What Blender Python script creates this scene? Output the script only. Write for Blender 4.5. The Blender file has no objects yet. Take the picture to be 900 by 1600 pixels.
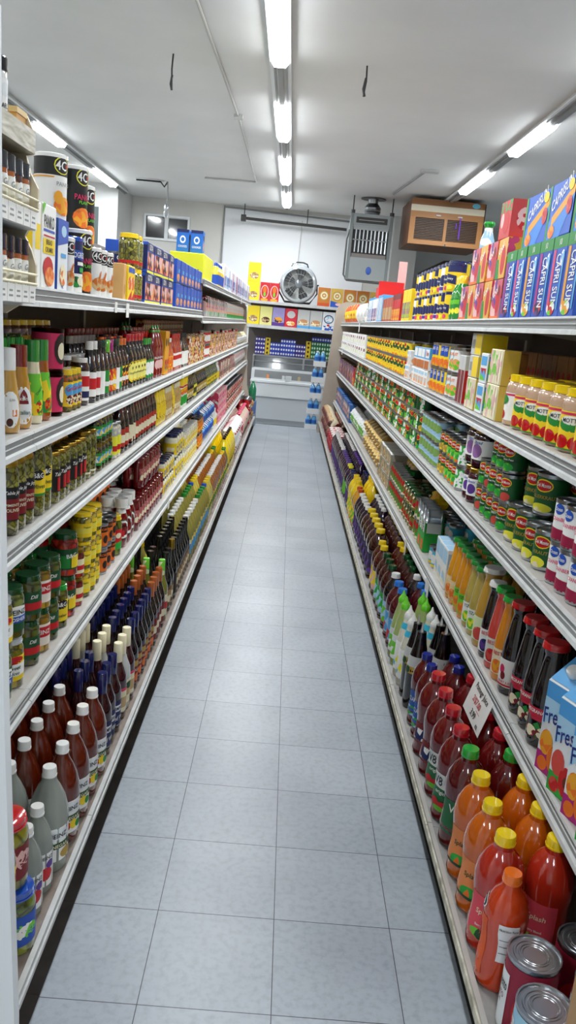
import bpy, math, random
from mathutils import Matrix, Vector
random.seed(7)
SC = bpy.context.scene
COL = SC.collection
PI = math.pi

# ------------------------------------------------------------------ colours and materials
HEX = dict(white='F2F2EE', cream='EFE6C4', black='121212', dark='241A16', grey='8E9090', lgrey='C4C6C4', red='C4141C', dred='7A0F16',
           maroon='3E0A0E', wine='5A1016', pink='E0406A', hot='D42A5E', orange='E8701A', dorange='C9480E', amber='A8581A', brown='4A1F10', dbrown='2A1009',
           yellow='F4D21A', lemon='F2EC3A', gold='B8963C', green='1E8A34', dgreen='0F4A24', lime='6CC82C', kelly='27A83A', olive='77742A', dolive='4C4A18',
           blue='2050B4', navy='141E58', sky='4FA4DC', cyan='38B8D8', lblue='A8D0EA', purple='5A3490', violet='2E1846', tan='C8A878', kraft='A88252',
           peach='F0A060', beige='CFC2A6', oil='D8CC6A', poil='C8B850', pear='B9A552', mango='E09A20', coral='D24A40', v8red='8E1A1E', v8dark='6A1416',
           splash='D06A18', splashred='B42A22', apple='C8A68A', magenta='B0187A', salad='C89A4A', cheddar='E8A020', steel='B8BCC0', pale='E4E8EA', rose='E6B8B4')
def lin(h):
    h = HEX.get(h, h)
    c = [int(h[i:i+2], 16)/255 for i in (0, 2, 4)]
    return tuple(((x+.055)/1.055)**2.4 if x > .04 else x/12.92 for x in c) + (1,)
MATS = {}
def mat(key, rough=.5, metal=0, trans=0, coat=0, emit=0, ior=1.45, alpha=1):
    """'name' matt print, 'name*' glossy plastic or liquid behind glass, 'name%' metal, 'name~' clear, 'a+b+c/size' printed picture"""
    if key in MATS: return MATS[key]
    m = bpy.data.materials.new('m_' + key); m.use_nodes = True
    nt = m.node_tree; b = nt.nodes['Principled BSDF']
    b.inputs['Roughness'].default_value = rough
    k = key
    if k.endswith('*'):
        k = k[:-1]; b.inputs['Roughness'].default_value = .12; b.inputs['Coat Weight'].default_value = 1; b.inputs['Coat Roughness'].default_value = .04
    elif k.endswith('%'):
        k = k[:-1]; b.inputs['Roughness'].default_value = .28; b.inputs['Metallic'].default_value = 1
    elif k.endswith('~'):
        k = k[:-1]; b.inputs['Roughness'].default_value = .03; b.inputs['Transmission Weight'].default_value = .62; b.inputs['IOR'].default_value = 1.22
    if '+' in k:
        size = 60
        if '/' in k: k, s = k.split('/'); size = float(s)
        cs = k.split('+')
        tc = nt.nodes.new('ShaderNodeTexCoord'); vo = nt.nodes.new('ShaderNodeTexVoronoi'); cr = nt.nodes.new('ShaderNodeValToRGB')
        vo.inputs['Scale'].default_value = size
        nt.links.new(tc.outputs['Object'], vo.inputs['Vector'])
        sep = nt.nodes.new('ShaderNodeSeparateColor')
        nt.links.new(vo.outputs['Color'], sep.inputs[0]); nt.links.new(sep.outputs[0], cr.inputs[0])
        cr.color_ramp.interpolation = 'CONSTANT'
        el = cr.color_ramp.elements
        while len(el) > 1: el.remove(el[-1])
        el[0].position = 0; el[0].color = lin(cs[0])
        for i, c in enumerate(cs[1:], 1):
            e = el.new(i/len(cs)); e.color = lin(c)
        if key.endswith('*') and ('olive' in k or 'dred' in k or '+dolive' in k or 'A' in k):
            dd = nt.nodes.new('ShaderNodeTexVoronoi'); dd.inputs['Scale'].default_value = size; dd.feature = 'DISTANCE_TO_EDGE'; nt.links.new(tc.outputs['Object'], dd.inputs['Vector'])
            dr = nt.nodes.new('ShaderNodeValToRGB'); dr.color_ramp.elements[0].color = (.3, .3, .25, 1); dr.color_ramp.elements[1].color = (1.15, 1.15, 1.1, 1); dr.color_ramp.elements[1].position = .16
            nt.links.new(dd.outputs['Distance'], dr.inputs[0]); mx = nt.nodes.new('ShaderNodeMix'); mx.data_type = 'RGBA'; mx.blend_type = 'MULTIPLY'; mx.inputs[0].default_value = 1
            nt.links.new(cr.outputs[0], mx.inputs[6]); nt.links.new(dr.outputs[0], mx.inputs[7]); nt.links.new(mx.outputs[2], b.inputs['Base Color'])
        else:
            nt.links.new(cr.outputs[0], b.inputs['Base Color'])
    else:
        b.inputs['Base Color'].default_value = lin(k)
    if metal: b.inputs['Metallic'].default_value = metal
    if emit:
        b.inputs['Emission Color'].default_value = (1, 1, 1, 1); b.inputs['Emission Strength'].default_value = emit
    MATS[key] = m
    return m

# ------------------------------------------------------------------ mesh builder
class MB:
    def __init__(s): s.v = []; s.f = []; s.m = []; s.mats = []; s.sm = []
    def mi(s, k):
        if k not in s.mats: s.mats.append(k)
        return s.mats.index(k)
    def add(s, vs, fs, k, smooth=False):
        o = len(s.v); s.v += [tuple(p) for p in vs]; i = s.mi(k)
        for f in fs: s.f.append(tuple(o+a for a in f)); s.m.append(i); s.sm.append(smooth)
        return s
    def box(s, x0, y0, z0, x1, y1, z1, k, bev=0):
        if bev:
            b = min(bev, (x1-x0)/2.01, (y1-y0)/2.01, (z1-z0)/2.01)
            pr = [(x0+b, y0), (x1-b, y0), (x1, y0+b), (x1, y1-b), (x1-b, y1), (x0+b, y1), (x0, y1-b), (x0, y0+b)]
            pi = [(x0+b, y0+b), (x1-b, y0+b), (x1-b, y0+b), (x1-b, y1-b), (x1-b, y1-b), (x0+b, y1-b), (x0+b, y1-b), (x0+b, y0+b)]
            vs = [(x, y, z0) for x, y in pi] + [(x, y, z0+b) for x, y in pr] + [(x, y, z1-b) for x, y in pr] + [(x, y, z1) for x, y in pi]
            fs = [tuple(reversed(range(8)))] + [(r*8+i, r*8+(i+1) % 8, r*8+8+(i+1) % 8, r*8+8+i) for r in range(3) for i in range(8)] + [tuple(range(24, 32))]
            return s.add(vs, fs, k)
        vs = [(x, y, z) for z in (z0, z1) for x, y in ((x0, y0), (x1, y0), (x1, y1), (x0, y1))]
        return s.add(vs, [(3, 2, 1, 0), (4, 5, 6, 7), (0, 1, 5, 4), (1, 2, 6, 5), (2, 3, 7, 6), (3, 0, 4, 7)], k)
    def lathe(s, prof, k, seg=20, sx=1, sy=1, cx=0, cy=0, closed=True, smooth=True):
        vs = []; n = len(prof)
        for r, z in prof:
            for i in range(seg):
                a = 2*PI*i/seg; vs.append((cx+r*sx*math.cos(a), cy+r*sy*math.sin(a), z))
        fs = [(j*seg+i, j*seg+(i+1) % seg, (j+1)*seg+(i+1) % seg, (j+1)*seg+i) for j in range(n-1) for i in range(seg)]
        if closed: fs += [tuple(reversed(range(seg))), tuple(range((n-1)*seg, n*seg))]
        return s.add(vs, fs, k, smooth)
    def extr(s, poly, axis, a0, a1, k):
        """polygon extruded along an axis ('x': poly is (y,z); 'y': (x,z); 'z': (x,y))"""
        def P(p, a): return {'x': (a, p[0], p[1]), 'y': (p[0], a, p[1]), 'z': (p[0], p[1], a)}[axis]
        n = len(poly)
        vs = [P(p, a0) for p in poly] + [P(p, a1) for p in poly]
        fs = [tuple(range(n)), tuple(reversed(range(n, 2*n)))] + [(i, n+i, n+(i+1) % n, (i+1) % n) for i in range(n)]
        return s.add(vs, fs, k)
    def tube(s, pts, r, k, seg=8):
        pts = [Vector(p) for p in pts]; rings = []
        for i, p in enumerate(pts):
            d = (pts[min(i+1, len(pts)-1)] - pts[max(i-1, 0)]).normalized()
            a = Vector((0, 0, 1)) if abs(d.z) < .9 else Vector((1, 0, 0))
            u = d.cross(a).normalized(); w = d.cross(u)
            rings += [p + (u*math.cos(t) + w*math.sin(t))*r for t in (2*PI*j/seg for j in range(seg))]
        n = len(pts)
        fs = [(j*seg+i, j*seg+(i+1) % seg, (j+1)*seg+(i+1) % seg, (j+1)*seg+i) for j in range(n-1) for i in range(seg)]
        fs += [tuple(range(seg)), tuple(range((n-1)*seg, n*seg))]
        return s.add(rings, fs, k, True)
    def merge(s, o):
        for k in o.mats: s.mi(k)
        b = len(s.v); s.v += o.v
        for f, m, q in zip(o.f, o.m, o.sm): s.f.append(tuple(b+a for a in f)); s.m.append(s.mi(o.mats[m])); s.sm.append(q)
        return s
    def xf(s, M):
        s.v = [tuple(M @ Vector(p)) for p in s.v]; return s
    def mesh(s, name):
        me = bpy.data.meshes.new(name); me.from_pydata(s.v, [], s.f)
        for k in s.mats: me.materials.append(mat(k) if isinstance(k, str) else k)
        me.polygons.foreach_set('material_index', s.m); me.polygons.foreach_set('use_smooth', s.sm)
        me.update()
        if any(s.sm): me.set_sharp_from_angle(angle=math.radians(38))
        return me

_txt = {}
def text2d(t, weight=.012):
    if (t, weight) in _txt: return _txt[t, weight]
    cu = bpy.data.curves.new('t', 'FONT'); cu.body = t; cu.size = 1; cu.resolution_u = 2; cu.offset = weight; cu.align_x = 'LEFT'
    ob = bpy.data.objects.new('t', cu); COL.objects.link(ob)
    bpy.context.view_layer.update()
    me = bpy.data.meshes.new_from_object(ob.evaluated_get(bpy.context.evaluated_depsgraph_get()))
    vs = [(v.co.x, v.co.y) for v in me.vertices]; fs = [tuple(p.vertices) for p in me.polygons]
    bpy.data.objects.remove(ob); bpy.data.meshes.remove(me); bpy.data.curves.remove(cu)
    x0 = min(v[0] for v in vs); x1 = max(v[0] for v in vs); y0 = min(v[1] for v in vs); y1 = max(v[1] for v in vs)
    h = max(y1-y0, .3)
    vs = [((x-(x0+x1)/2)/h, (y-(y0+y1)/2)/h) for x, y in vs]
    _txt[t, weight] = (vs, fs, (x1-x0)/h); return _txt[t, weight]

# a surface maps (u along, v up, e off) to a point; ops draw on it
def cylmap(rf, sx=1, sy=1, off=0):
    def f(u, v, e):
        r = rf(v); a = u/max(rf(v), 1e-3) + off; return ((r*sx+e)*math.sin(a), -(r*sy+e)*math.cos(a), v)
    return f
def flatmap(o, du, n):
    o = Vector(o); du = Vector(du); n = Vector(n)
    return lambda u, v, e: tuple(o + du*u + Vector((0, 0, v)) + n*e)
def R_(u0, v0, u1, v1, k): return ('r', u0, v0, u1, v1, k)
def D_(u, v, a, b, k): return ('d', u, v, a, b, k)
def T_(u, v, h, t, k, rot=0, w=None, it=0): return ('t', u, v, h, t, k, rot, w, it)
def P_(pts, k): return ('p', pts, k)
def draw(mb, S, ops, curved=False, txt=True):
    e = .0006 if curved else .0004
    for i, op in enumerate(ops):
        ee = e*(1+.55*i) if not curved else .0006+.0003*i
        if op[0] == 'r':
            _, u0, v0, u1, v1, k = op; n = max(1, int(abs(u1-u0)/.008)) if curved else 1; m = max(1, int((v1-v0)/.02)) if curved else 1
            vs = [S(u0+(u1-u0)*a/n, v0+(v1-v0)*b/m, ee) for b in range(m+1) for a in range(n+1)]
            mb.add(vs, [(b*(n+1)+a, b*(n+1)+a+1, (b+1)*(n+1)+a+1, (b+1)*(n+1)+a) for b in range(m) for a in range(n)], k, curved)
        elif op[0] == 'd':
            _, u, v, a, b, k = op; n = 14; rg = (.35, .7, 1)
            vs = [S(u, v, ee)] + [S(u+a*q*math.cos(2*PI*j/n), v+b*q*math.sin(2*PI*j/n), ee) for q in rg for j in range(n)]
            fs = [(0, 1+j, 1+(j+1) % n) for j in range(n)]
            for t in range(len(rg)-1): fs += [(1+t*n+j, 1+(t+1)*n+j, 1+(t+1)*n+(j+1) % n, 1+t*n+(j+1) % n) for j in range(n)]
            mb.add(vs, fs, k)
        elif op[0] == 'p':
            pts = op[1]
            if not curved: mb.add([S(u, v, ee) for u, v in pts], [tuple(range(len(pts)))], op[2]); continue
            u0 = min(p[0] for p in pts); u1 = max(p[0] for p in pts); n = 12; cols = []
            for j in range(n+1):
                u = u0+(u1-u0)*(.002+.996*j/n); hit = []
                for (a, b), (c, d) in zip(pts, pts[1:]+pts[:1]):
                    if (a-u)*(c-u) <= 0 and a != c: hit.append(b+(d-b)*(u-a)/(c-a))
                cols.append((u, min(hit), max(hit)))
            vs = [S(u, v, ee) for u, lo, hi in cols for v in (lo, hi)]
            mb.add(vs, [(2*j, 2*j+2, 2*j+3, 2*j+1) for j in range(n)], op[2])
        elif txt:
            _, u, v, h, t, k, rot, w, it = op; vs, fs, wd = text2d(t)
            sc = h if w is None else min(h, w/wd); c, s_ = math.cos(rot), math.sin(rot); q = []
            for x, y in vs:
                x += it*y; x, y = x*sc, y*h
                q.append(S(u+x*c-y*s_, v+x*s_+y*c, ee+(.0009 if curved else .0003)))
            mb.add(q, fs, k)

# ------------------------------------------------------------------ product kinds
PROF = dict(
    juice=[(.86, 0), (.97, .02), (1, .06), (.95, .12), (1, .2), (.92, .34), (.93, .46), (1, .56), (1, .64), (.9, .74), (.66, .83), (.42, .88), (.4, .93)],
    round=[(.9, 0), (1, .03), (1, .52), (.96, .6), (.82, .7), (.58, .8), (.38, .87), (.34, .93)],
    wine=[(.92, 0), (1, .02), (1, .5), (.93, .58), (.6, .69), (.44, .76), (.4, .97)],
    sauce=[(.92, 0), (1, .02), (1, .5), (.9, .6), (.55, .73), (.42, .8), (.4, .93)],
    jar=[(.9, 0), (1, .03), (1, .74), (.95, .82), (.86, .86), (.86, .9)],
    tall=[(.9, 0), (1, .03), (1, .8), (.93, .86), (.84, .89), (.84, .93)],
    nectar=[(.92, 0), (1, .03), (1, .42), (.93, .52), (.78, .66), (.64, .8), (.58, .87), (.66, .9), (.68, .95)],
    ken=[(.9, 0), (1, .04), (1, .2), (.92, .4), (.75, .6), (.66, .68), (.64, .74)],
    ketchup=[(.72, 0), (.86, .04), (.98, .25), (1, .45), (.9, .62), (.6, .74), (.5, .8), (.5, .88)],
    oil=[(.92, 0), (1, .03), (.95, .3), (1, .5), (.98, .62), (.8, .75), (.5, .84), (.4, .9), (.36, .93)],
    jug=[(.9, 0), (1, .03), (1, .5), (.92, .65), (.6, .82), (.34, .9), (.32, .94)],
    cone=[(.92, 0), (1, .02), (1, .45), (.8, .62), (.55, .76), (.45, .85), (.42, .9)])
KIND = {}
def interp(pr):
    def f(z):
        if z <= pr[0][1]: return pr[0][0]
        for (r0, z0), (r1, z1) in zip(pr, pr[1:]):
            if z <= z1: return r0 + (r1-r0)*(z-z0)/max(z1-z0, 1e-6)
        return pr[-1][0]
    return f
def bottle(key, desc, r, h, prof, body, cap, capr=.5, capz=.92, lab=None, ops=(), ell=1, cat='bottle', name=None, arc=2.4, style='flat', off=0, neck=None):
    def build(near):
        seg = 22 if near else 12
        pr = [(a*r, b*h) for a, b in PROF[prof]]; rf = interp(pr)
        bd = MB().lathe(pr, body, seg if not body.endswith('~') else 40, 1, ell)
        if body.endswith('~'):
            bd.v = [((x*q, y*q, z) if .5*h < z < .86*h or .02*h < z < .1*h else (x, y, z)) for x, y, z in bd.v for q in (1+.022*math.cos(10*math.atan2(y, x)),)]
        cp = MB(); cr = capr*r; z0 = capz*h
        if style == 'flat':
            cp.lathe([(cr, z0), (cr, h*.985), (cr*.93, h), (0.3*cr, h)], cap, seg)
            if near: cp.lathe([(cr*1.05, z0), (cr*1.05, z0+.004)], cap, seg)
        elif style == 'point':
            cp.lathe([(cr, z0), (cr*1.05, z0+.3*(h-z0)), (cr*.8, z0+.45*(h-z0)), (cr*.35, z0+.7*(h-z0)), (cr*.12, h)], cap, seg)
        elif style == 'sleeve':
            cp.lathe([(cr*1.0, z0), (cr*1.0, h*.8), (cr*.96, h*.995), (cr*.9, h), (.2*cr, h)], cap, seg, 1, ell)
        parts = {'body': bd, 'cap': cp}
        if lab:
            lb = MB(); v0, v1, lk = lab[:3]; A = arc*r
            S = cylmap(rf, 1, ell, off)
            draw(lb, S, [R_(-A, v0*h, A, v1*h, lk)] + [scale_op(o, r, h) for o in ops], True, near)
            if neck: draw(lb, S, [R_(-2.9*rf(neck[0]*h), neck[0]*h, 2.9*rf(neck[0]*h), neck[1]*h, neck[2])], True, near)
            parts['label'] = lb
        return parts
    KIND[key] = dict(round=True, w=2*r, d=2*r*ell, h=h, desc=desc, cat=cat, name=name or (key if '_' in key else cat), build=build)
def scale_op(o, r, h):
    """label ops are written with u in units of the radius and v in units of the height"""
    if o[0] == 'r': return ('r', o[1]*r, o[2]*h, o[3]*r, o[4]*h, o[5])
    if o[0] == 'd': return ('d', o[1]*r, o[2]*h, o[3]*r, o[4]*h, o[5])
    if o[0] == 'p': return ('p', [(a*r, b*h) for a, b in o[1]], o[2])
    return ('t', o[1]*r, o[2]*h, o[3]*h, o[4], o[5], o[6], None if o[7] is None else o[7]*r, o[8])
def can(key, desc, r, h, label, ops=(), lid='steel%', cat='can', name='food_can', arc=3.14, off=0, rim=True):
    def build(near):
        seg = 24 if near else 14
        bd = MB().lathe([(r*.96, 0), (r, .003), (r, .008), (r*.975, .01), (r*.975, h-.01), (r, h-.008), (r, h)], lid if rim else label, seg, closed=False)
        ld = MB().lathe([(r, h), (r*.94, h), (r*.93, h-.004), (r*.8, h-.004), (r*.78, h-.0025), (r*.7, h-.0025), (r*.68, h-.004), (.6*r, h-.004), (.58*r, h-.0026), (.54*r, h-.0026), (.52*r, h-.004), (.5*r, h-.004), (.48*r, h-.0028), (.44*r, h-.0028), (.42*r, h-.004), (.0004, h-.004)], lid, seg, closed=False)
        lb = MB(); rf = lambda z: r*.978
        lb.lathe([(r*.985, .011), (r*.985, h-.011)], label, seg, closed=False)
        draw(lb, cylmap(lambda z: r*.99, 1, 1, off), [scale_op(o, r, h) for o in ops], True, near)
        return {'body': bd, 'lid': ld, 'label': lb}
    KIND[key] = dict(round=True, w=2*r, d=2*r, h=h, desc=desc, cat=cat, name=name, build=build)
def carton(key, desc, w, d, h, k, front=(), side=(), top=None, topops=(), cat='box', name='carton', parts=None):
    """w along the shelf, d into the shelf"""
    def build(near):
        bd = MB().box(-w/2, -d/2, 0, w/2, d/2, h, k, .002)
        lb = MB(); sc = lambda o, a: scale_op(o, a, h)
        draw(lb, flatmap((0, -d/2, 0), (1, 0, 0), (0, -1, 0)), [sc(o, w) for o in front], False, near)
        draw(lb, flatmap((w/2, 0, 0), (0, 1, 0), (1, 0, 0)), [sc(o, d) for o in side], False, near)
        draw(lb, flatmap((-w/2, 0, 0), (0, -1, 0), (-1, 0, 0)), [sc(o, d) for o in side], False, near)
        if top: lb.add([(-w/2+.002, -d/2+.002, h+.0004), (w/2-.002, -d/2+.002, h+.0004), (w/2-.002, d/2-.002, h+.0004), (-w/2+.002, d/2-.002, h+.0004)], [(0, 1, 2, 3)], top)
        out = {'body': bd}
        if lb.f: out['printed_panel'] = lb
        if parts: out.update(parts(near))
        return out
    KIND[key] = dict(w=w, d=d, h=h, desc=desc, cat=cat, name=name, build=build)
def bag(key, desc, w, d, h, k, k2=None, cat='bag', name='food_bag', lumps=.12, top=None):
    def build(near):
        rnd = random.Random(key); n, m = 16, 9; vs = []
        for j in range(m+1):
            t = j/m; z = h*t
            fx = (1-abs(2*t-1)**4)*.5+.5 if t < .5 else (.5+.5*(1-(2*t-1)**2)); fy = max(.1, (1-abs(2*t-1)**2.6))
            for i in range(n):
                a = 2*PI*i/n; q = 1+lumps*(rnd.random()-.5)*2
                c, s_ = math.cos(a), math.sin(a)
                vs.append((w/2*fx*math.copysign(abs(c)**.6, c)*q, d/2*fy*math.copysign(abs(s_)**.8, s_)*q, z))
        bd = MB()
        fs = [(j*n+i, j*n+(i+1) % n, (j+1)*n+(i+1) % n, (j+1)*n+i) for j in range(m) for i in range(n)]
        fs += [tuple(reversed(range(n))), tuple(range(m*n, (m+1)*n))]
        bd.add(vs, fs, k, True)
        if k2:
            for q in range(len(bd.f)):
                if m*n*.3 < q < m*n*.72: bd.m[q] = bd.mi(k2)
        out = {'body': bd}
        if top:
            out['tie'] = MB().lathe([(w*.1, h*.97), (w*.07, h*1.02), (w*.2, h*1.12), (w*.12, h*1.14)], top, 10)
        return out
    KIND[key] = dict(w=w, d=d, h=h, desc=desc, cat=cat, name=name, build=build)
def canister(key, desc, r, h, body, topk, lidk, ops=(), cat='canister', name='food_canister', off=0):
    def build(near):
        seg = 24 if near else 14
        bd = MB().lathe([(r*.98, 0), (r, .003), (r, h-.008)], body, seg)
        ld = MB().lathe([(r*1.03, h-.012), (r*1.03, h-.002), (r*.98, h), (r*.9, h-.003), (.0004, h-.003)], lidk, seg)
        lb = MB(); lb.lathe([(r*1.004, h*.68), (r*1.004, h-.012)], topk, seg, closed=False)
        draw(lb, cylmap(lambda z: r*1.004, 1, 1, off), [scale_op(o, r, h) for o in ops], True, near)
        return {'body': bd, 'lid': ld, 'label': lb}
    KIND[key] = dict(round=True, w=2*r*1.03, d=2*r*1.03, h=h, desc=desc, cat=cat, name=name, build=build)
# --- dressings and sauces
bottle('ken_light', 'white-necked creamy dressing bottle', .032, .2, 'ken', 'salad*', 'white', .64, .7, (.08, .52, 'salad*'),
       [D_(0, .28, .75, .22, 'white'), R_(.1, .2, .5, .28, 'orange'), D_(-.1, .13, .25, .05, 'brown'), T_(.1, .4, .03, 'Lite', 'grey', 0, .7)], style='sleeve', name='dressing_bottle', off=-.5)
bottle('ken_italian', 'red-necked Italian dressing bottle', .034, .205, 'ken', 'C08A2E*', 'dred*', .64, .72, (.08, .52, 'C08A2E*'),
       [D_(0, .28, .85, .23, 'white'), D_(0, .3, .72, .19, 'pale'), P_([(-.4, .3), (.4, .3), (.25, .42), (0, .48), (-.25, .42)], 'dred'), T_(0, .36, .035, "KEN'S", 'white', 0, .6), T_(0, .2, .05, 'Italian', '2A6A6A', 0, 1.1)], style='sleeve', name='dressing_bottle', off=-.5)
bottle('dressing_ranch', 'green-capped ranch dressing bottle', .03, .215, 'ken', 'cream*', 'green*', .66, .74, (.1, .6, 'lime+yellow+lime/40'),
       [D_(.1, .2, .5, .09, 'red+yellow+green/120'), T_(0, .4, .04, 'Creamy', 'dgreen', .9, 1)], style='sleeve', name='dressing_bottle')
bottle('dressing_zesty', 'green-capped amber dressing bottle', .03, .215, 'ken', 'amber*', 'green*', .66, .74, (.1, .6, 'lime+green+yellow/40'),
       [D_(.1, .2, .5, .09, 'red+orange+green/120')], style='sleeve', name='dressing_bottle')
can('pink_tin', 'pink tin of cocoa spread', .045, .12, 'hot', [D_(.5, .55, .6, .36, 'dark'), D_(.5, .5, .35, .2, 'cream'), R_(-1.2, .12, -.6, .3, 'white')], lid='dbrown%', off=-.3)
bottle('chili_jar', 'yellow-capped jar of chili peppers', .025, .125, 'jar', 'olive+dolive+amber/90', 'yellow*', .88, .86, (.12, .7, 'yellow'), [D_(0, .5, .8, .16, 'sky'), T_(0, .55, .1, 'Gran', 'red', .2, 1.2), D_(0, .28, .6, .12, 'brown+cream+red/150')], cat='jar', name='pepper_jar')
bottle('jam_jar', 'white-capped jar with red label', .032, .15, 'jar', 'dbrown*', 'white*', .8, .84, (.1, .72, 'white'), [R_(-1.6, .4, 1.6, .62, 'red'), R_(-1, .16, .4, .3, 'navy')], cat='jar', name='sauce_jar')
bottle('browning_bottle', 'tall dark bottle with white cap', .027, .2, 'sauce', 'black*', 'white*', .5, .86, (.1, .5, 'white'), [R_(-1.5, .22, 1.5, .4, 'red')], name='sauce_bottle')
for c, k, l in (('black', 'sauce_black', 'white'), ('dgreen*', 'sauce_green', 'green'), ('lime*', 'sauce_lime', 'orange+yellow+red/80'), ('magenta*', 'sauce_magenta', 'yellow+magenta+orange/80'), ('orange*', 'sauce_orange', 'orange+yellow+dark/90'), ('red*', 'sauce_red', 'pink+yellow+white/90')):
    bottle(k, dict(black='black-necked', lime='lime-necked').get(k[6:], k[6:]+'-capped') + ' dark cooking sauce bottle', .028, .2, 'sauce', 'dark*', c, .46, .72 if k[6:] in ('lime', 'magenta') else .87, (.08, .48, l), [R_(-.8, .2, .8, .28, 'white')], style='sleeve' if k[6:] in ('lime', 'magenta') else 'flat', name='sauce_bottle')
bottle('soy_sauce', 'red-capped soy sauce bottle', .034, .215, 'sauce', 'black*', 'red*', .46, .86, (.08, .5, 'black*'), [D_(0, .3, .85, .2, 'yellow'), D_(0, .3, .7, .16, 'F0E878'), T_(0, .27, .03, 'KIKKOMAN', 'black', 0, 1.1), D_(0, .37, .12, .03, 'black')], name='soy_sauce_bottle')
bottle('soy_green', 'green-capped soy sauce bottle', .03, .19, 'sauce', 'black*', 'kelly*', .46, .86, (.08, .5, 'green'), [D_(0, .3, .7, .16, 'white')], name='soy_sauce_bottle')
bottle('sriracha', 'red sriracha bottle, green pointed cap', .034, .25, 'round', '8A120C*', 'kelly*', .4, .84, (.1, .5, '8A120C*'), [T_(0, .38, .04, 'SRIRACHA', 'white', 0, 1.2), D_(0, .25, .5, .09, 'rose')], style='point', name='hot_sauce_bottle')
bottle('hot_sauce', 'red hot sauce bottle, red cap', .026, .2, 'sauce', 'B8280E*', 'red*', .45, .88, (.1, .48, 'white'), [R_(-1.5, .3, 1.5, .42, 'red')], name='hot_sauce_bottle')
bottle('hot_sauce_orange', 'orange hot sauce bottle, white cap', .026, .18, 'sauce', 'D05A14*', 'white*', .45, .88, (.1, .48, 'orange+white+yellow/70'), name='hot_sauce_bottle')
carton('mole_box', 'tall yellow box with black bird', .06, .05, .22, 'E8A21A', [D_(0, .75, .3, .1, 'black'), R_(-.4, .1, .4, .35, 'red+pink+lime/60')])
carton('spice_small', 'small red and tan seasoning box', .06, .05, .085, 'B0402A+E8C890+8A2A14/70', [R_(-.35, .3, .35, .65, 'cream')], name='seasoning_box')
carton('bouillon', 'brown and cream bouillon box', .07, .05, .09, '9A4A22+cream+C86A2A+dred/60', [R_(-.4, .5, .4, .8, 'white')], name='seasoning_box')
can('tan_can', 'small brown stew can', .034, .085, 'C07A3A+dred+cream/50')
can('white_can', 'white and red soup can', .034, .1, 'white+red+white+orange/45')
bag('noodle_bag', 'white bag of noodles', .13, .1, .15, 'white+lgrey+yellow/30', 'pale')
# --- olives and so on
for k, lc, de in (('olive_pimento', 'dred', 'tall olive jar with red label'),):
    bottle(k, de, .029, .185, 'tall', 'olive+dolive+8A8838/70*', 'gold%', .88, .92, (.2, .66, 'black'), [R_(-1.3, .22, 1.3, .5, lc), T_(0, .58, .06, 'Table Joy', 'white', 0, 1.9, .3), T_(0, .42, .035, 'PIMIENTO', 'cream', 0, 1.3), T_(0, .35, .045, 'OLIVES', 'cream', 0, 1.3)], cat='jar', name='olive_jar', off=-.4)
bottle('olive_bg', 'green-lidded olive jar, yellow label', .033, .2, 'tall', 'olive+dolive+8A8838/70*', 'dgreen*', .92, .92, (.28, .62, 'yellow'), [R_(-2.4, .28, 2.4, .31, 'green'), D_(0, .56, .6, .07, 'black'), T_(0, .56, .07, 'B&G', 'white', 0, .9), T_(0, .41, .06, 'Olives', 'dgreen', 0, 1.4)], cat='jar', name='olive_jar', off=-.4)
bottle('olive_small', 'small olive jar, black-red label', .027, .15, 'tall', 'olive+8A8838+dolive/80*', 'gold%', .88, .92, (.22, .66, 'black'), [R_(.2, .24, 1.6, .5, 'red'), R_(-1.6, .24, -.6, .6, 'white'), T_(.4, .57, .07, 'Table', 'white', 0, 1.4, .3)], cat='jar', name='olive_jar', off=-.3)
bottle('olive_plain', 'unlabelled jar of green olives', .032, .16, 'tall', '8A8838+olive+dolive/60*', 'gold%', .88, .92, (.1, .14, 'cream'), cat='jar', name='olive_jar')
bottle('caper_jar', 'squat caper jar, green label', .027, .095, 'jar', 'dolive+olive+dark/90*', 'gold%', .9, .87, (.2, .66, 'green'), [R_(-.7, .3, .7, .55, 'sky+white+yellow/90')], cat='jar', name='caper_jar')
bottle('pimento_jar', 'squat red pimento jar, gold lid', .034, .095, 'jar', 'red+coral+cream/70*', 'gold%', .9, .87, (.2, .5, 'white'), [D_(0, .35, .6, .14, 'red')], cat='jar', name='pimento_jar')
bottle('onion_jar', 'clear jar, bright yellow label', .026, .14, 'tall', 'cream+lgrey/80*', 'steel%', .9, .92, (.1, .62, 'lemon'), [R_(-.8, .2, .8, .35, 'red')], cat='jar', name='cocktail_onion_jar')
bottle('bbq', 'dark barbecue sauce bottle, red cap', .032, .202, 'round', 'dbrown*', 'dred*', .42, .8, (.1, .5, 'dbrown*'), [R_(-1.2, .12, 1.2, .48, 'B03020'), R_(-1.1, .2, 1.1, .36, 'cream+E0A878+cream/60')], name='barbecue_sauce_bottle', ell=.8)
bottle('bbq_black', 'dark barbecue sauce bottle, black cap', .032, .2, 'round', 'dbrown*', 'black*', .42, .84, (.1, .5, 'dbrown*'), [R_(-1.2, .12, 1.2, .48, 'cream+dred+cream/50')], name='barbecue_sauce_bottle', ell=.8)
bottle('mustard', 'yellow squeeze mustard bottle', .03, .19, 'ketchup', 'yellow*', 'yellow*', .34, .82, (.2, .6, 'yellow+dred+yellow/50'), style='point', name='mustard_bottle', ell=.7)
bottle('mustard_brown', 'tan mustard bottle, gold cap', .026, .17, 'round', 'C8A25A*', 'cream*', .5, .84, (.15, .55, 'C8A25A+cream/60'), name='mustard_bottle', ell=.8)
can('blue_tin', 'wide blue canned drink-mix tin', .055, .15, 'blue', [R_(-1.4, .2, 1.4, .75, 'blue+white+yellow/30')], name='drink_mix_tin')
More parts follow.
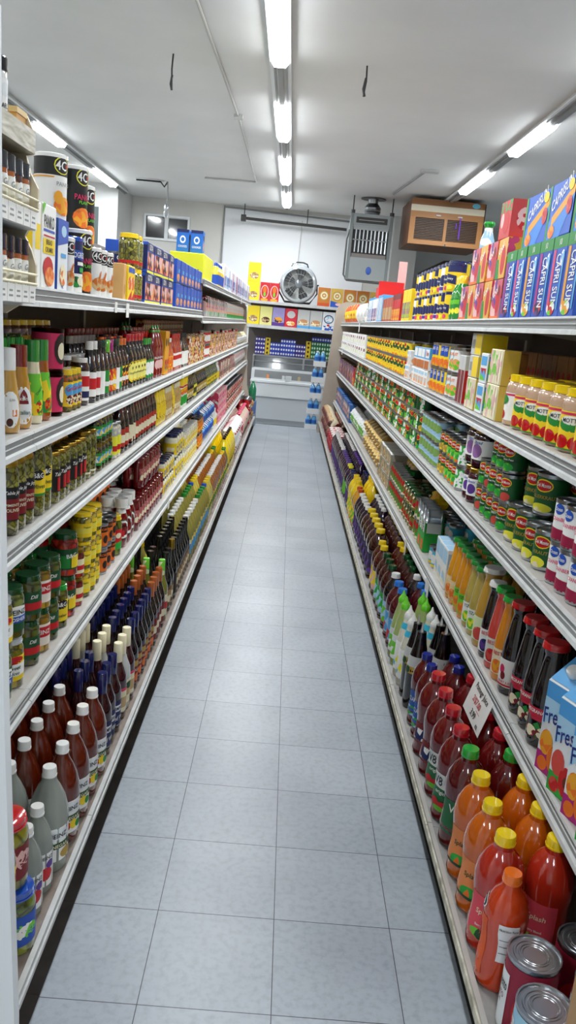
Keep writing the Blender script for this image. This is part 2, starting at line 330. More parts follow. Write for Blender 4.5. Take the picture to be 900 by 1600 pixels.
canister('adobo', 'tall yellow-lidded seasoning shaker', .03, .2, 'white', 'yellow', 'yellow*', [R_(-2, .08, 2, .35, 'kelly'), D_(0, .5, .7, .1, 'yellow+orange/80'), R_(-2, .62, 2, .67, 'red')], name='seasoning_shaker')
bottle('dark_vinegar', 'dark vinegar bottle, gold cap', .03, .204, 'wine', 'dark*', 'gold%', .46, .8, (.1, .5, 'black'), [R_(-1, .15, 1, .42, 'gold+dark+cream/50')], name='cooking_wine_bottle')
bottle('yellow_label', 'dark oil bottle, yellow label', .03, .2, 'wine', 'dolive*', 'dark*', .46, .8, (.1, .5, 'lemon'), [R_(-.8, .2, .8, .4, 'dolive')], name='olive_oil_bottle')
bottle('olive_oil', 'green glass olive oil bottle', .032, .206, 'wine', '4E5A14*', 'dgreen*', .46, .82, (.1, .45, '8A8A30'), [R_(-.8, .15, .8, .4, 'yellow+dgreen/50')], name='olive_oil_bottle')
carton('tea_box', 'white and red tea box', .07, .06, .16, 'rose', [R_(-.45, .1, .45, .5, 'red+white+dred/60'), R_(-.45, .75, .45, .95, 'white')], name='tea_box')
bottle('white_syrup', 'white bottle, white cap', .03, .17, 'round', 'white*', 'white*', .5, .84, (.15, .5, 'yellow'), name='syrup_bottle')
bag('garlic_bag', 'net bag of white garlic bulbs', .14, .12, .19, 'white+pale+rose+lgrey/22', lumps=.22, name='garlic_bag')
# --- pickles
def pick(key, desc, r, h, body, lid, lab, brand, bc, ops=(), capr=.9): bottle(key, desc, r, h, 'jar', body, lid, capr, .88, (.16, .66, lab), list(ops) + ([T_(0, .5, .1, brand, bc, .12, 1.7)] if brand else []), cat='jar', name='pickle_jar', off=-.35)
pick('pickle_heinz', 'pickle jar, green and blue label', .043, .138, '5A6A2A+dolive+76803A/30*', 'dgreen*', 'dgreen', None, 'white', [P_([(-1.1, .34), (1.1, .34), (.8, .62), (.2, .66), (-.2, .66), (-.8, .62)], 'white'), P_([(-1, .36), (1, .36), (.7, .6), (-.7, .6)], 'pale'), T_(0, .54, .1, 'HEINZ', 'black', 0, 1.3), R_(-1.6, .33, 1.6, .46, 'blue'), T_(0, .4, .07, 'KOSHER', 'white', 0, 1.6)])
pick('pickle_yellow', 'sweet pickle jar, yellow label', .043, .138, '8A7A24+A8923A+6A661C/30*', 'steel*', 'yellow', None, 'black', [D_(0, .58, .7, .08, 'red'), R_(-1.1, .26, 1.1, .5, 'white'), T_(0, .43, .08, 'Sweet', 'dgreen', 0, 1.4, .3), T_(0, .32, .07, 'Slices', 'dgreen', 0, 1.4, .3)])
pick('pickle_red', 'amber pickle jar, red label', .04, .132, 'B08A24+C09A3A+8A6A1C/30*', 'dgreen*', 'F0E4D8', None, 'white', [R_(-1.5, .36, 1.5, .6, 'red'), T_(0, .48, .1, 'HEINZ', 'white', 0, 1.7)])
pick('pickle_green', 'dill jar, dark green label', .038, .132, '3E4A1E+dolive+545E28/30*', 'dgreen*', 'dgreen', None, 'white', [T_(0, .55, .08, 'Dill', 'white', 0, 1.2, .3), R_(-1, .26, 1, .42, 'red')])
pick('pepper_red', 'red pepper jar, green lid', .043, .14, 'B4201A+D03A2A+8E1410/30*', 'dgreen*', 'dgreen', 'B&G', 'white', [R_(0, .2, 1.5, .5, 'yellow'), R_(-1.5, .2, -.1, .5, 'green')])
pick('pickle_bg', 'pickle jar, black crest label', .038, .14, '4E4E18+dolive+6A6622/30*', 'kelly*', 'yellow', None, 'white', [D_(0, .56, .7, .11, 'black'), T_(0, .56, .1, 'B&G', 'white', 0, 1.1), T_(0, .3, .07, 'Kosher', 'black', 0, 1.3)])
pick('pickle_big', 'large dark pickle jar, yellow lid', .05, .165, '3A3A16+4E4E18+26260E/30*', 'yellow*', 'yellow', None, 'white', [D_(0, .5, .8, .15, 'dred'), D_(0, .5, .7, .13, 'black'), T_(0, .5, .13, 'B&G', 'white', 0, 1.2), R_(-2.3, .16, 2.3, .19, 'red'), T_(0, .26, .05, 'UNSALTED', 'dgreen', 0, 1.5)])
pick('pickle_blue', 'green pickle jar, blue lid', .045, .15, '6A7A2A+8A923A+565E1C/30*', 'blue*', 'blue', None, 'white', [D_(0, .4, .8, .12, 'white+lime/60')])
pick('pickle_redlid', 'olive-green pickle jar, red lid', .05, .16, '8A8420+6E6A1C+9A9434/30*', 'red*', 'dred', None, 'white', [D_(0, .45, .9, .14, 'rose')])
pick('pepper_yellow', 'banana pepper jar, yellow lid', .036, .1, 'A8922A+6A661C+C0A83A/40*', 'yellow*', 'yellow', None, 'black', [R_(-1.2, .3, 1.2, .5, 'F0E050'), T_(0, .52, .08, 'Peppers', 'dgreen', 0, 1.5)])
pick('salsa', 'squat salsa jar, pale label', .034, .1, 'dred+B4301A+6A1410/40*', 'gold%', 'F0E8B8', None, 'black', [R_(-1, .28, 1, .44, 'red')])
pick('jalapeno', 'jalapeno jar, red and green label', .045, .17, '5A6414+76802A+3E4A12/30*', 'yellow*', 'red', None, 'white', [P_([(-1.4, .16), (.9, .16), (1.3, .4), (-.4, .3)], 'kelly'), D_(.2, .5, .35, .07, 'cream')])
can('morena_can', 'orange and black chili can', .036, .1, 'orange', [R_(-3.1, .66, 3.1, .88, 'black'), T_(0, .77, .1, 'MORENA', 'orange', 0, 2), D_(0, .38, .35, .16, 'dark')])
can('morena_big', 'large orange and black can', .05, .12, 'orange', [R_(-3.1, .72, 3.1, .9, 'black'), T_(0, .8, .1, 'MORENA', 'orange', 0, 2), D_(0, .4, .3, .2, 'dark')])
bottle('ketchup', 'red ketchup bottle, white cap', .04, .215, 'ketchup', '7E0E12*', 'white*', .74, .82, (.16, .62, '7E0E12*'), [P_([(-.75, .18), (.75, .18), (.9, .5), (.4, .58), (-.4, .58), (-.9, .5)], 'dgreen'), P_([(-.68, .2), (.68, .2), (.82, .49), (.36, .56), (-.36, .56), (-.82, .49)], 'white'), T_(0, .46, .06, 'HEINZ', 'black', 0, 1.3), D_(0, .3, .25, .07, 'red')], ell=.7, name='ketchup_bottle', off=-.4, neck=(.7, .82, 'white'))
bottle('ketchup_squeeze', 'upside-down dark red ketchup bottle', .033, .15, 'tall', '6E0C14*', '6E0C14*', .8, .93, (.2, .7, '6E0C14*'), [R_(-.8, .25, .8, .65, 'B05A5A+6E0C14+cream/50')], ell=.75, name='ketchup_bottle')
bottle('mayo', 'mayonnaise jar, dark blue lid', .045, .14, 'jar', 'F4EED0*', 'navy*', .86, .86, (.12, .62, 'yellow'), [R_(.1, .2, 1.2, .5, 'blue'), D_(.6, .36, .4, .1, 'white'), R_(-1.5, .3, -.4, .44, 'cream')], cat='jar', name='mayonnaise_jar')
bottle('mayo_small', 'small mayonnaise jar, blue lid', .032, .095, 'jar', 'F4EED0*', 'navy*', .86, .85, (.12, .62, 'yellow'), [R_(0, .2, 1.2, .5, 'blue')], cat='jar', name='mayonnaise_jar')
bottle('mayo_pale', 'pale mayonnaise jar, white lid', .036, .12, 'jar', 'F4EED0*', 'white*', .86, .85, (.12, .62, 'yellow+cyan+cream/60'), cat='jar', name='mayonnaise_jar')
bottle('peanut', 'peanut butter jar, brown lid', .038, .12, 'jar', 'C07A2A*', 'dark*', .9, .86, (.12, .7, 'orange+brown+yellow/50'), cat='jar', name='peanut_butter_jar')
bag('blue_pack', 'bright blue sugar pouch', .1, .09, .13, 'sky+blue+sky+white/30', 'blue', name='sugar_pouch', lumps=.08)
carton('pink_pack', 'pink sweetener pack', .09, .09, .1, 'pink+rose+pink+white/40', name='sweetener_pack')
can('pink_can', 'red and pink milk-powder can', .04, .12, 'B85A5A+rose+dred+white/40', name='milk_can')
# --- vinegars and oils (bottom)
V = [P_([(-.9, .34), (-.6, .42), (0, .455), (.6, .42), (.9, .34)], 'pale'), T_(0, .385, .045, 'HEINZ', 'black', 0, 1.4), R_(-.9, .25, .9, .31, 'dgreen'), T_(0, .28, .035, 'VINEGAR', 'cream', 0, 1.5), D_(-.6, .2, .3, .05, 'red'), D_(.5, .19, .4, .05, 'gold')]
bottle('vinegar_clear', 'clear white-vinegar bottle, white cap', .048, .27, 'round', 'DCE4DA~', 'white*', .36, .91, (.12, .46, 'white'), V, name='vinegar_bottle', off=-.3, arc=1.5)
bottle('vinegar_small', 'small clear vinegar bottle, white cap', .038, .22, 'round', 'DCE4DA~', 'white*', .42, .9, (.1, .5, 'white'), [D_(0, .25, .5, .08, 'red'), D_(.3, .36, .3, .05, 'purple'), T_(0, .45, .04, 'HEINZ', 'black', 0, 1.4)], name='vinegar_bottle', off=-.3, arc=1.5)
bottle('vinegar_cider', 'amber cider-vinegar bottle, white cap', .047, .27, 'round', '5E1C08*', 'white*', .36, .91, (.12, .46, 'white'), V[:4] + [D_(-.3, .2, .3, .055, 'red'), D_(.2, .21, .25, .05, 'yellow'), D_(.5, .2, .2, .04, 'green')], name='vinegar_bottle', off=-.3, arc=1.6)
bottle('vinegar_wine', 'dark red-wine vinegar, blue neck', .034, .27, 'wine', '2E1216*', 'navy*', .46, .72, (.1, .42, 'navy'), [R_(-1.4, .28, 1.4, .36, 'white'), T_(0, .32, .05, 'POMPEIAN', 'navy', 0, 1.7), T_(0, .2, .055, 'Red Wine', 'white', .15, 1.6, .3)], name='wine_vinegar_bottle', style='sleeve')
bottle('vinegar_white', 'pale vinegar bottle, cream neck', .034, .27, 'wine', 'lgrey*', 'cream', .46, .72, (.1, .42, 'cream'), [R_(-1.4, .2, 1.4, .3, 'tan'), D_(0, .34, .5, .05, 'dgreen')], name='wine_vinegar_bottle', style='sleeve')
bottle('vinegar_rose', 'dark vinegar bottle, cream neck', .034, .27, 'wine', '3A1218*', 'cream', .46, .72, (.1, .42, 'cream'), [R_(-1.4, .38, 1.4, .42, 'pink'), R_(-1.2, .16, 1.2, .3, 'tan')], name='wine_vinegar_bottle', style='sleeve')
bottle('cook_navy', 'dark cooking wine, navy cap', .033, .27, 'wine', '160C10*', 'navy*', .46, .8, (.1, .44, 'dred'), [D_(.1, .18, .5, .06, 'orange'), R_(-1.4, .34, 1.4, .42, 'gold'), T_(0, .29, .035, 'HOLLAND', 'cream', 0, 1.4)], name='cooking_wine_bottle')
bottle('cook_orange', 'dark cooking wine, copper cap', .033, .275, 'wine', '2A1410*', 'B4602C*', .46, .78, (.1, .44, 'dred'), [R_(-1.4, .2, 1.4, .32, 'cream')], name='cooking_wine_bottle')
bottle('cook_lime', 'cooking wine bottle, lime-white neck', .033, .285, 'wine', '7A7A2A*', 'lime+E8F0C0/40', .46, .74, (.1, .44, 'cream'), [R_(-1.4, .2, 1.4, .32, 'red')], name='cooking_wine_bottle', style='sleeve')
bottle('cook_black', 'black cooking wine, black cap', .034, .285, 'wine', 'black*', 'black*', .46, .78, (.1, .44, '6A4A2A'), [R_(-1.4, .16, 1.4, .38, 'kraft+dark+cream/40')], name='cooking_wine_bottle')
bottle('cook_gold', 'black bottle with gold neck', .034, .3, 'wine', 'black*', 'gold%', .46, .84, (.1, .44, 'dark'), name='cooking_wine_bottle')
for nm, b, c in (('white', 'oil', 'white'), ('green', 'oil', 'green'), ('blue', 'oil', 'blue'), ('yellow', 'poil', 'yellow'), ('amber', '9A5A1E', 'white'), ('amberyellow', '9A5A1E', 'yellow'), ('ambergreen', '8A6A1E', 'green')):
    bottle('oil_'+nm, ('amber oil bottle, %s cap' if b != 'oil' and b != 'poil' else 'pale cooking oil bottle, %s cap') % c, .042, .27, 'oil', b+('~' if b == 'oil' else '*'), c+'*', .42, .92, (.2, .5, 'sky+yellow+sky+white/30' if b == 'oil' else 'yellow+amber+green/30'), name='cooking_oil_bottle', arc=1.4)
bottle('oil_jug', 'large bright yellow oil jug', .06, .33, 'jug', 'F0D010*', 'black*', .24, .93, (.2, .55, 'F0D010+dgreen+F0D010/20'), [T_(0, .4, .05, 'Mazola', 'dgreen', 1.57, 1.2)], cat='jug', name='oil_jug')
bag('rice_bag', 'white and red plastic food bag', .16, .15, .16, 'white+pale+white+red/18', lumps=.18)
bag('pinkneck_bag', 'white bag with pink tie', .15, .14, .27, 'beige+rose+pink+beige/14', 'rose+B03A4A+beige/20', lumps=.08, top='pink', name='rice_bag')
can('red_can', 'tall dark red can', .05, .17, 'dred+red+cream/30', name='coffee_can')
bag('gold_bag', 'gold and cream bag', .14, .12, .14, 'gold+cream+amber/25', lumps=.2)
# --- top shelf, crumb side
carton('panko', 'white bread-crumb box, yellow panels', .12, .055, .205, 'white', [T_(0, .8, .15, 'PANKO', 'black', 0, .72), R_(-.4, .68, .4, .71, 'blue'), R_(-.42, .42, .42, .6, 'yellow'), T_(0, .56, .06, 'BREAD', 'black', 0, .6), T_(0, .47, .06, 'CRUMBS', 'black', 0, .7), R_(-.4, .62, .4, .64, 'red'), D_(-.05, .25, .36, .14, 'red'), D_(.05, .15, .34, .12, 'orange+C86A1A+peach/60'), P_([(-.5, 1), (-.3, 1), (-.5, .86)], 'lime')], [R_(-.45, .55, .45, .95, 'yellow')], name='crumb_box', cat='box')
carton('panko_yellow', 'white crumb box, yellow side', .05, .05, .2, 'white', [R_(-.4, .45, .4, .75, 'yellow')], [R_(-.4, .45, .4, .75, 'yellow')], name='crumb_box')
carton('crumb_blue', 'blue and white crumb box', .1, .05, .185, 'pale', [P_([(-.5, .62), (.5, .7), (.5, 1), (-.5, 1)], 'blue'), D_(.05, .84, .25, .08, 'lblue'), R_(-.2, .47, .3, .53, 'sky'), D_(0, .22, .3, .16, 'cream+tan+orange/60'), T_(0, .06, .05, '4C', 'blue')], [R_(-.5, 0, .5, 1, 'blue')], name='crumb_box')
def four_c(o4='white', pc='orange+C86A1A+cheddar/50'):
    return [D_(0, .83, .62, .13, o4), D_(0, .83, .55, .115, 'black'), T_(-.12, .83, .14, '4C', 'white', 0, .8), D_(.32, .83, .1, .03, 'red')]
canister('crumb_big', 'large black-topped crumb canister', .048, .19, 'white', 'black', 'white*', four_c('lemon') + [T_(.1, .56, .06, 'PANKO', 'grey', 0, 1.1), D_(.1, .24, .7, .14, 'orange+C86A1A+cheddar/50'), D_(-.3, .36, .3, .1, 'cheddar'), R_(-2.6, .64, -.6, .66, 'cheddar')], name='crumb_canister', off=-.15)
canister('crumb_black', 'all-black crumb canister', .045, .19, 'black', 'black', 'white*', four_c('lemon') + [T_(0, .52, .09, 'PANKO', 'hot', 0, 1.4), T_(0, .44, .05, 'PLAIN', 'lime', 0, 1), D_(0, .2, .8, .16, 'orange+C86A1A+cheddar/50')], name='crumb_canister', off=-.1)
canister('crumb_small', 'white crumb canister, black top', .045, .15, 'white', 'black', 'white*', four_c() + [D_(0, .25, .6, .14, 'C86A1A+orange+tan/50'), P_([(-.1, .3), (.3, .55), (.4, .5), (.1, .25)], 'C86A1A')], name='crumb_canister', off=-.1)
canister('progresso', 'blue bread-crumb canister', .043, .16, 'navy', 'navy', 'blue*', [R_(-3.1, .02, 3.1, .35, 'white'), P_([(-.9, .78), (.9, .74), (.9, .58), (-.7, .62)], 'blue'), T_(0, .68, .1, 'PROGRESSO', 'white', 0, 1.7), R_(-.2, .5, .6, .56, 'white'), R_(0, .38, .9, .46, 'kelly'), D_(-.3, .2, .5, .1, 'dgreen+green/60'), D_(.3, .22, .5, .1, 'brown+tan+cream/60')], name='crumb_canister', off=-.1)
carton('crouton', 'tan cardboard cracker sleeve', .05, .05, .13, 'D8A868', [D_(0, .3, .3, .15, 'C08848')], name='cracker_sleeve')
carton('cereal_snack', 'small yellow snack box', .07, .06, .13, 'yellow', [D_(0, .5, .4, .2, 'orange+white+red/60'), R_(-.4, .8, .4, .95, 'blue'), P_([(-.5, 0), (.5, 0), (.5, .3)], 'red')], name='snack_box')
bottle('olive_top', 'red-banded jar of chopped olives', .042, .13, 'jar', 'olive+dolive+8A8838/60*', 'yellow*', .9, .86, (.02, .2, 'red'), [], cat='jar', name='olive_jar')
G = [R_(-.5, .72, .5, .98, 'navy'), T_(0, .85, .2, 'GOYA', 'white', 0, .82)]
carton('goya_box', 'blue cracker box, fruit picture', .2, .07, .125, 'blue', G + [R_(-.48, .12, .48, .68, 'rose+pink+dred+dark+peach/35'), R_(-.5, 0, .5, .08, 'lemon')], [R_(-.48, .1, .48, .9, 'navy')], name='cracker_box')
carton('goya_blue', 'blue cookie box, brown biscuits', .16, .07, .125, 'blue', [T_(0, .82, .14, 'GOYA', 'white', .1, .8), D_(0, .25, .36, .16, 'peach+C88A5A/50'), R_(-.1, .45, .35, .6, 'sky'), R_(-.5, 0, .5, .06, 'navy')], [R_(-.48, .1, .48, .9, 'blue')], name='cookie_box')
can('goya_can', 'blue can with white lettering', .037, .1, 'navy', [T_(0, .75, .2, 'GOYA', 'white', 0, 2), R_(-3.1, .1, 3.1, .5, 'red+yellow+white/60')])
carton('flour_box', 'blue and white biscuit box', .11, .09, .055, 'blue', [T_(0, .5, .4, 'Goya', 'white', 0, .6)], top='dred+blue+white/20', name='biscuit_box')
carton('foil_box', 'thin white and blue pouch box', .05, .09, .21, 'pale', [R_(-.4, .1, .4, .6, 'blue+white+lblue/40')], name='foil_box')
carton('foil_red', 'thin white box, red stripe', .05, .09, .22, 'white', [R_(-.3, .05, .2, .9, 'red'), R_(.25, .1, .4, .7, 'blue')], name='foil_box')
bottle('yellow_soap', 'yellow-blue squeeze bottle', .035, .19, 'round', 'yellow*', 'blue*', .4, .84, (.1, .5, 'blue'), name='squeeze_bottle')
bottle('herb_tube', 'clear tube with green base', .03, .15, 'tall', 'rose+lgrey+peach+lgrey/30', 'lgrey*', .7, .93, (.02, .28, 'green'), name='spice_tube')
# --- right side, top shelf
for i, (c, fr) in enumerate((('blue', 'cheddar+lime+white/50'), ('2A5AC0', 'red+lime+white/50'), ('1E4EB0', 'violet+purple+red/50'))):
    carton('capri%d' % i, ['blue drink-pouch box, orange fruit', 'blue drink-pouch box, red fruit', 'blue drink-pouch box, purple fruit'][i], .125, .16, .225, c,
           [R_(-.5, .85, .5, 1, 'green'), T_(0, .925, .08, '10', 'white', .1, .3), R_(-.38, .1, -.22, .84, ('cheddar', 'pink', 'magenta')[i]), T_(.06, .46, .2, 'CAPRI SUN', 'white', -PI/2, 1.15), D_(-.05, .12, .3, .09, fr), D_(.3, .72, .14, .1, 'sky+white/40'), R_(.32, .1, .42, .8, 'sky')], [R_(-.5, .85, .5, 1, 'green'), R_(-.4, 0, .4, .8, '3A6ACA'), D_(0, .2, .35, .12, fr)], top='lblue', name='drink_pouch_box')
carton('capri_flat', 'wide blue drink-pouch box face', .24, .12, .155, '2A62C8', [P_([(-.5, 0), (.1, .0), (.5, .62), (.5, .85), (-.5, .3)], '3A86DC'), P_([(-.3, .22), (.5, .68), (.5, .84), (-.3, .4)], 'cheddar'), R_(-.5, 0, -.42, 1, 'green'), T_(0, .78, .2, 'CAPRISUN', 'white', .35, .75, .2), D_(-.25, .13, .13, .12, 'orange+cheddar/60'), D_(.35, .5, .1, .16, 'red+coral/60'), D_(.35, .85, .1, .1, 'yellow')], [R_(-.5, 0, .5, 1, 'navy'), R_(-.3, .6, .3, .9, 'sky')], top='lblue', name='drink_pouch_box')
carton('kool', 'purple and red juice-pouch box', .14, .1, .14, 'C85A6A', [P_([(-.5, 0), (.1, 0), (-.1, 1), (-.5, 1)], 'purple+rose+hot/30'), D_(.2, .5, .22, .36, 'red'), D_(.2, .72, .12, .14, 'dred'), T_(-.15, .68, .2, 'Kool', 'white', .4, .6), R_(-.5, 0, .5, .08, 'orange')], [R_(-.5, 0, .5, 1, 'rose+pink+orange/40')], name='juice_pouch_box')
carton('kool_y', 'yellow and red juice-pouch box', .14, .1, .14, 'E0A848', [D_(.15, .45, .24, .36, 'red'), P_([(-.5, 0), (-.1, 0), (-.3, .5), (-.5, .5)], 'green'), T_(-.15, .75, .2, 'Kool', 'white', .4, .6)], [R_(-.5, 0, .5, 1, 'cheddar+rose+pink/40')], name='juice_pouch_box')
carton('kool_g', 'green-topped red juice-pouch box', .14, .1, .13, 'C83A3A', [R_(-.5, .7, .5, 1, 'green+red/50'), D_(.1, .42, .26, .3, 'red'), D_(-.25, .5, .14, .2, 'rose')], [R_(-.5, 0, .5, 1, 'C83A3A'), D_(0, .5, .3, .3, 'rose+red/60')], name='juice_pouch_box')
bottle('lemon_juice', 'green lemon juice bottle, yellow cap', .038, .2, 'round', '1E8A22*', 'yellow*', .5, .82, (.08, .5, 'green'), [D_(-.3, .2, .35, .07, 'lemon'), D_(.4, .22, .35, .07, 'lemon'), R_(-.6, .36, .6, .46, 'lime')], name='lemon_juice_bottle')
for nm, l in (('a', 'yellow'), ('b', 'navy')):
    canister('mix_'+nm, ('yellow' if l == 'yellow' else 'dark blue') + ' drink-mix canister, navy lid', .044, .135, 'yellow', l, 'navy*', [P_([(-.9, .35), (.9, .25), (.9, .55), (-.7, .65)], 'navy'), T_(0, .45, .1, 'Country', 'white', -.1, 1.3), D_(.2, .15, .4, .08, 'pink' if nm == 'a' else 'lemon')], name='drink_mix_canister')
canister('mix_big', 'large yellow drink-mix canister', .06, .17, 'yellow', 'yellow', 'navy*', [D_(.2, .5, .5, .14, 'navy'), R_(-.5, .2, .5, .3, 'rose')], name='drink_mix_canister')
carton('mix_box', 'white and purple tall box', .05, .09, .2, 'white', [R_(-.4, .05, .4, .6, 'purple+navy+rose/40')], [R_(-.4, .05, .4, .6, 'red+yellow/30')], name='tea_box')
carton('red_tea', 'red and yellow tall tea box', .06, .1, .19, 'red', [R_(-.4, .05, .4, .45, 'yellow+orange/50'), R_(-.5, .8, .5, 1, 'dred')], name='tea_box')
carton('brown_tea', 'brown and red tea box', .06, .1, .18, 'B4543A', [R_(-.4, .1, .4, .6, 'tan')], top='white', name='tea_box')
carton('blue_tea', 'white and blue tea box', .06, .1, .22, 'sky', [R_(-.1, .05, .4, .9, 'white')], top='white', name='tea_box')
carton('yellow_tea', 'yellow and purple tea box', .06, .1, .2, 'yellow', [R_(-.3, .1, .4, .6, 'purple+yellow+lime/40')], name='tea_box')
carton('red_display', 'large plain red display box', .2, .3, .38, 'E01414', name='display_box')
bag('chips', 'red and yellow chips bag', .17, .08, .22, 'E05A1A+yellow+red/14', 'yellow+red+white/18', name='chips_bag', lumps=.06)
bag('chips_white', 'white and red snack bag', .17, .08, .2, 'white+red+green/14', 'white+lgrey/18', name='chips_bag', lumps=.06)
# --- applesauce shelf
def mott(key, fr, desc): bottle(key, desc, .057, .168, 'jar', 'apple*', 'yellow*', .88, .86, (.04, .64, 'yellow'), [R_(-2.4, .58, 2.4, .62, 'hot'), D_(0, .44, .75, .12, 'green'), D_(0, .5, .6, .07, 'white'), T_(0, .5, .07, "MOTT'S", 'black', 0, 1.05), D_(-.4, .16, .38, .11, fr), D_(.35, .15, .38, .11, fr), R_(-2.4, .04, 2.4, .06, 'green')], cat='jar', name='applesauce_jar', off=.35)
mott('mott', 'red*', 'applesauce jar, red-apple label'); 
bottle('mott_back', 'applesauce jar, white back label', .057, .168, 'jar', 'apple*', 'yellow*', .88, .86, (.1, .64, 'white'), [R_(-2.4, .58, 2.4, .62, 'hot'), R_(.2, .14, 1.3, .55, 'pale+lgrey/200'), D_(-.8, .2, .3, .09, 'red'), D_(-.8, .5, .5, .1, 'green')], cat='jar', name='applesauce_jar', off=.35)
carton('juice_brick', 'tan-topped small juice brick', .06, .045, .115, 'A8743A', [D_(0, .3, .3, .2, 'red')], top='tan', name='juice_carton')
carton('juice_six', 'wrapped pack of cream juice boxes', .16, .06, .12, 'EDE4C0', [R_(-.5+.2*i, .02, -.34+.2*i, .96, 'rose+cream+lime+cream/30') for i in range(5)], [R_(-.48, .0, .48, 1, 'E0C050'), D_(.2, .2, .2, .16, 'red')], top='E0C890', name='juice_pack')
carton('water_box', 'pale pouch box, coloured fruit', .1, .08, .11, 'pale', [R_(-.4, .1, .4, .5, 'red+lime+sky/40'), R_(-.4, .6, .4, .9, 'sky')], [R_(-.45, .1, .45, .9, 'lime+pink+sky/30')], name='drink_box')
carton('yellow_wrap', 'silver-yellow wrapped carton pack', .16, .1, .085, 'lgrey', [R_(-.1, .05, .5, .95, 'yellow'), R_(-.4, .3, -.15, .7, 'grey')], [R_(-.48, .04, .48, .96, 'yellow')], top='yellow', name='juice_pack')
carton('red_stick', 'tall red and clear pack', .07, .06, .2, 'lgrey', [R_(-.45, .02, .45, .7, 'dred')], [R_(-.45, .02, .45, .7, 'red')], name='juice_pack')
can('peach_big', 'large yellow and blue peach can', .05, .118, 'yellow', [R_(-1, .5, .2, .9, 'blue'), T_(-.4, .75, .12, 'PEACHES', 'white', .1, 1), D_(.1, .22, .7, .18, 'cheddar+orange/60'), D_(-1.6, .6, .5, .2, 'blue'), D_(1.7, .3, .6, .2, 'cheddar')], name='fruit_can')
can('fruit_mix', 'fruit salad can, white label', .045, .112, 'white', [R_(-1.4, .5, -.2, .9, 'cyan'), D_(.3, .35, .6, .22, 'peach+red+lime/50'), T_(0, .75, .12, 'FRUIT', 'orange', 0, 1), D_(-1.4, .2, .6, .18, 'orange')], name='fruit_can')
can('fruit_yellow', 'yellow pineapple can, green band', .043, .11, 'yellow', [P_([(-.9, .5), (.9, .42), (.9, .6), (-.9, .68)], 'dgreen'), D_(0, .8, .55, .1, 'red'), D_(0, .24, .7, .16, 'cheddar+orange+yellow/50'), D_(2, .5, .6, .3, 'gold'), D_(-1.8, .3, .5, .2, 'lime')], name='fruit_can')
can('fruit_gold', 'golden fruit can, green print', .043, .11, 'E4C81E', [D_(0, .66, .7, .14, 'dgreen'), D_(1.8, .5, .5, .3, 'kelly'), D_(0, .2, .8, .14, 'orange+yellow/60')], name='fruit_can')
carton('dole', 'white and blue fruit-cup pack', .13, .08, .115, 'pale', [R_(-.5, .5, .5, 1, 'sky'), R_(-.4, .56, .4, .95, 'white'), T_(0, .76, .22, 'Dole', 'red', 0, .6), R_(-.45, .05, .45, .42, 'C06A2A')], [R_(-.5, .5, .5, 1, 'sky'), D_(0, .28, .4, .22, 'peach*')], name='fruit_cup_pack')
carton('cup_white', 'white fruit-cup pack', .09, .07, .085, 'white', [R_(-.4, .1, .4, .55, 'peach+lgrey/40'), R_(-.4, .7, .4, .9, 'lblue')], [D_(0, .3, .4, .22, 'peach*')], name='fruit_cup_pack')
carton('white_red_box', 'white box, red lettering', .14, .1, .11, 'white', [R_(-.45, .55, .45, .8, 'dred'), R_(-.2, .1, .3, .4, 'lblue+white/40')], name='cracker_box')
# --- vegetable cans
def dm(key, desc, r, h, ops, w='Del Monte'):
    can(key, desc, r, h, '0E5A28', [D_(0, .72, .62, .16, 'yellow'), D_(0, .72, .55, .13, 'red'), T_(0, .73, .1, w, 'white', 0, .95)] + ops, name='vegetable_can', off=.25)
dm('sauerkraut', 'large green sauerkraut can', .05, .12, [T_(.1, .44, .09, 'SAUERKRAUT', 'gold', 0, 1.7), D_(0, .17, .7, .11, 'cream+lemon/60'), P_([(-1.5, .92), (-.7, .92), (-1.1, .68)], 'yellow')])
dm('kraut_small', 'medium green sauerkraut can', .042, .11, [T_(0, .46, .09, 'KRAUT', 'gold', 0, 1.3), D_(-.2, .2, .6, .14, 'cream+lemon/60')])
dm('peas', 'green pea can, yellow corner', .037, .095, [D_(0, .22, .6, .14, 'lime+kelly/80'), R_(-1, .4, 1, .5, 'dgreen'), T_(0, .48, .07, 'Sweet Peas', 'white', 0, 1.4)])
dm('beet_can', 'green can, red beet picture', .037, .095, [D_(.1, .24, .5, .15, 'coral'), T_(0, .5, .08, 'BEETS', 'white', 0, 1)])
dm('corn', 'green corn can, yellow picture', .037, .095, [D_(0, .26, .8, .18, 'yellow+gold/70')])
dm('mixed_veg', 'mixed vegetable can, bright picture', .037, .095, [R_(-3.1, .06, 3.1, .5, 'lime+orange+kelly+cream/50')])
can('white_veg', 'sky-blue and yellow corn can', .04, .11, '9AC0DA', [R_(-3.1, .05, 3.1, .3, 'gold+7AA050+lblue/40'), D_(0, .62, .8, .18, '7AA050'), D_(2, .62, .8, .18, 'white')], name='vegetable_can')
can('green_white', 'green and white ingredient-label can', .037, .095, 'dgreen', [R_(-.8, .1, .9, .9, 'pale+kelly+white/90')], name='vegetable_can')
can('cranberry', 'white cranberry can, crimson base', .04, .112, 'white', [P_([(-2, .05), (2.2, .05), (2.2, .15), (.6, .3), (-1, .34), (-2, .2)], '9A1240'), D_(-.3, .78, .4, .13, 'blue'), T_(-.3, .78, .09, 'Ocean', 'white', 0, .6), T_(0, .55, .09, 'CRANBERRY', 'hot', 0, 1.5), D_(.8, .15, .3, .07, 'red')], name='cranberry_can', off=.3)
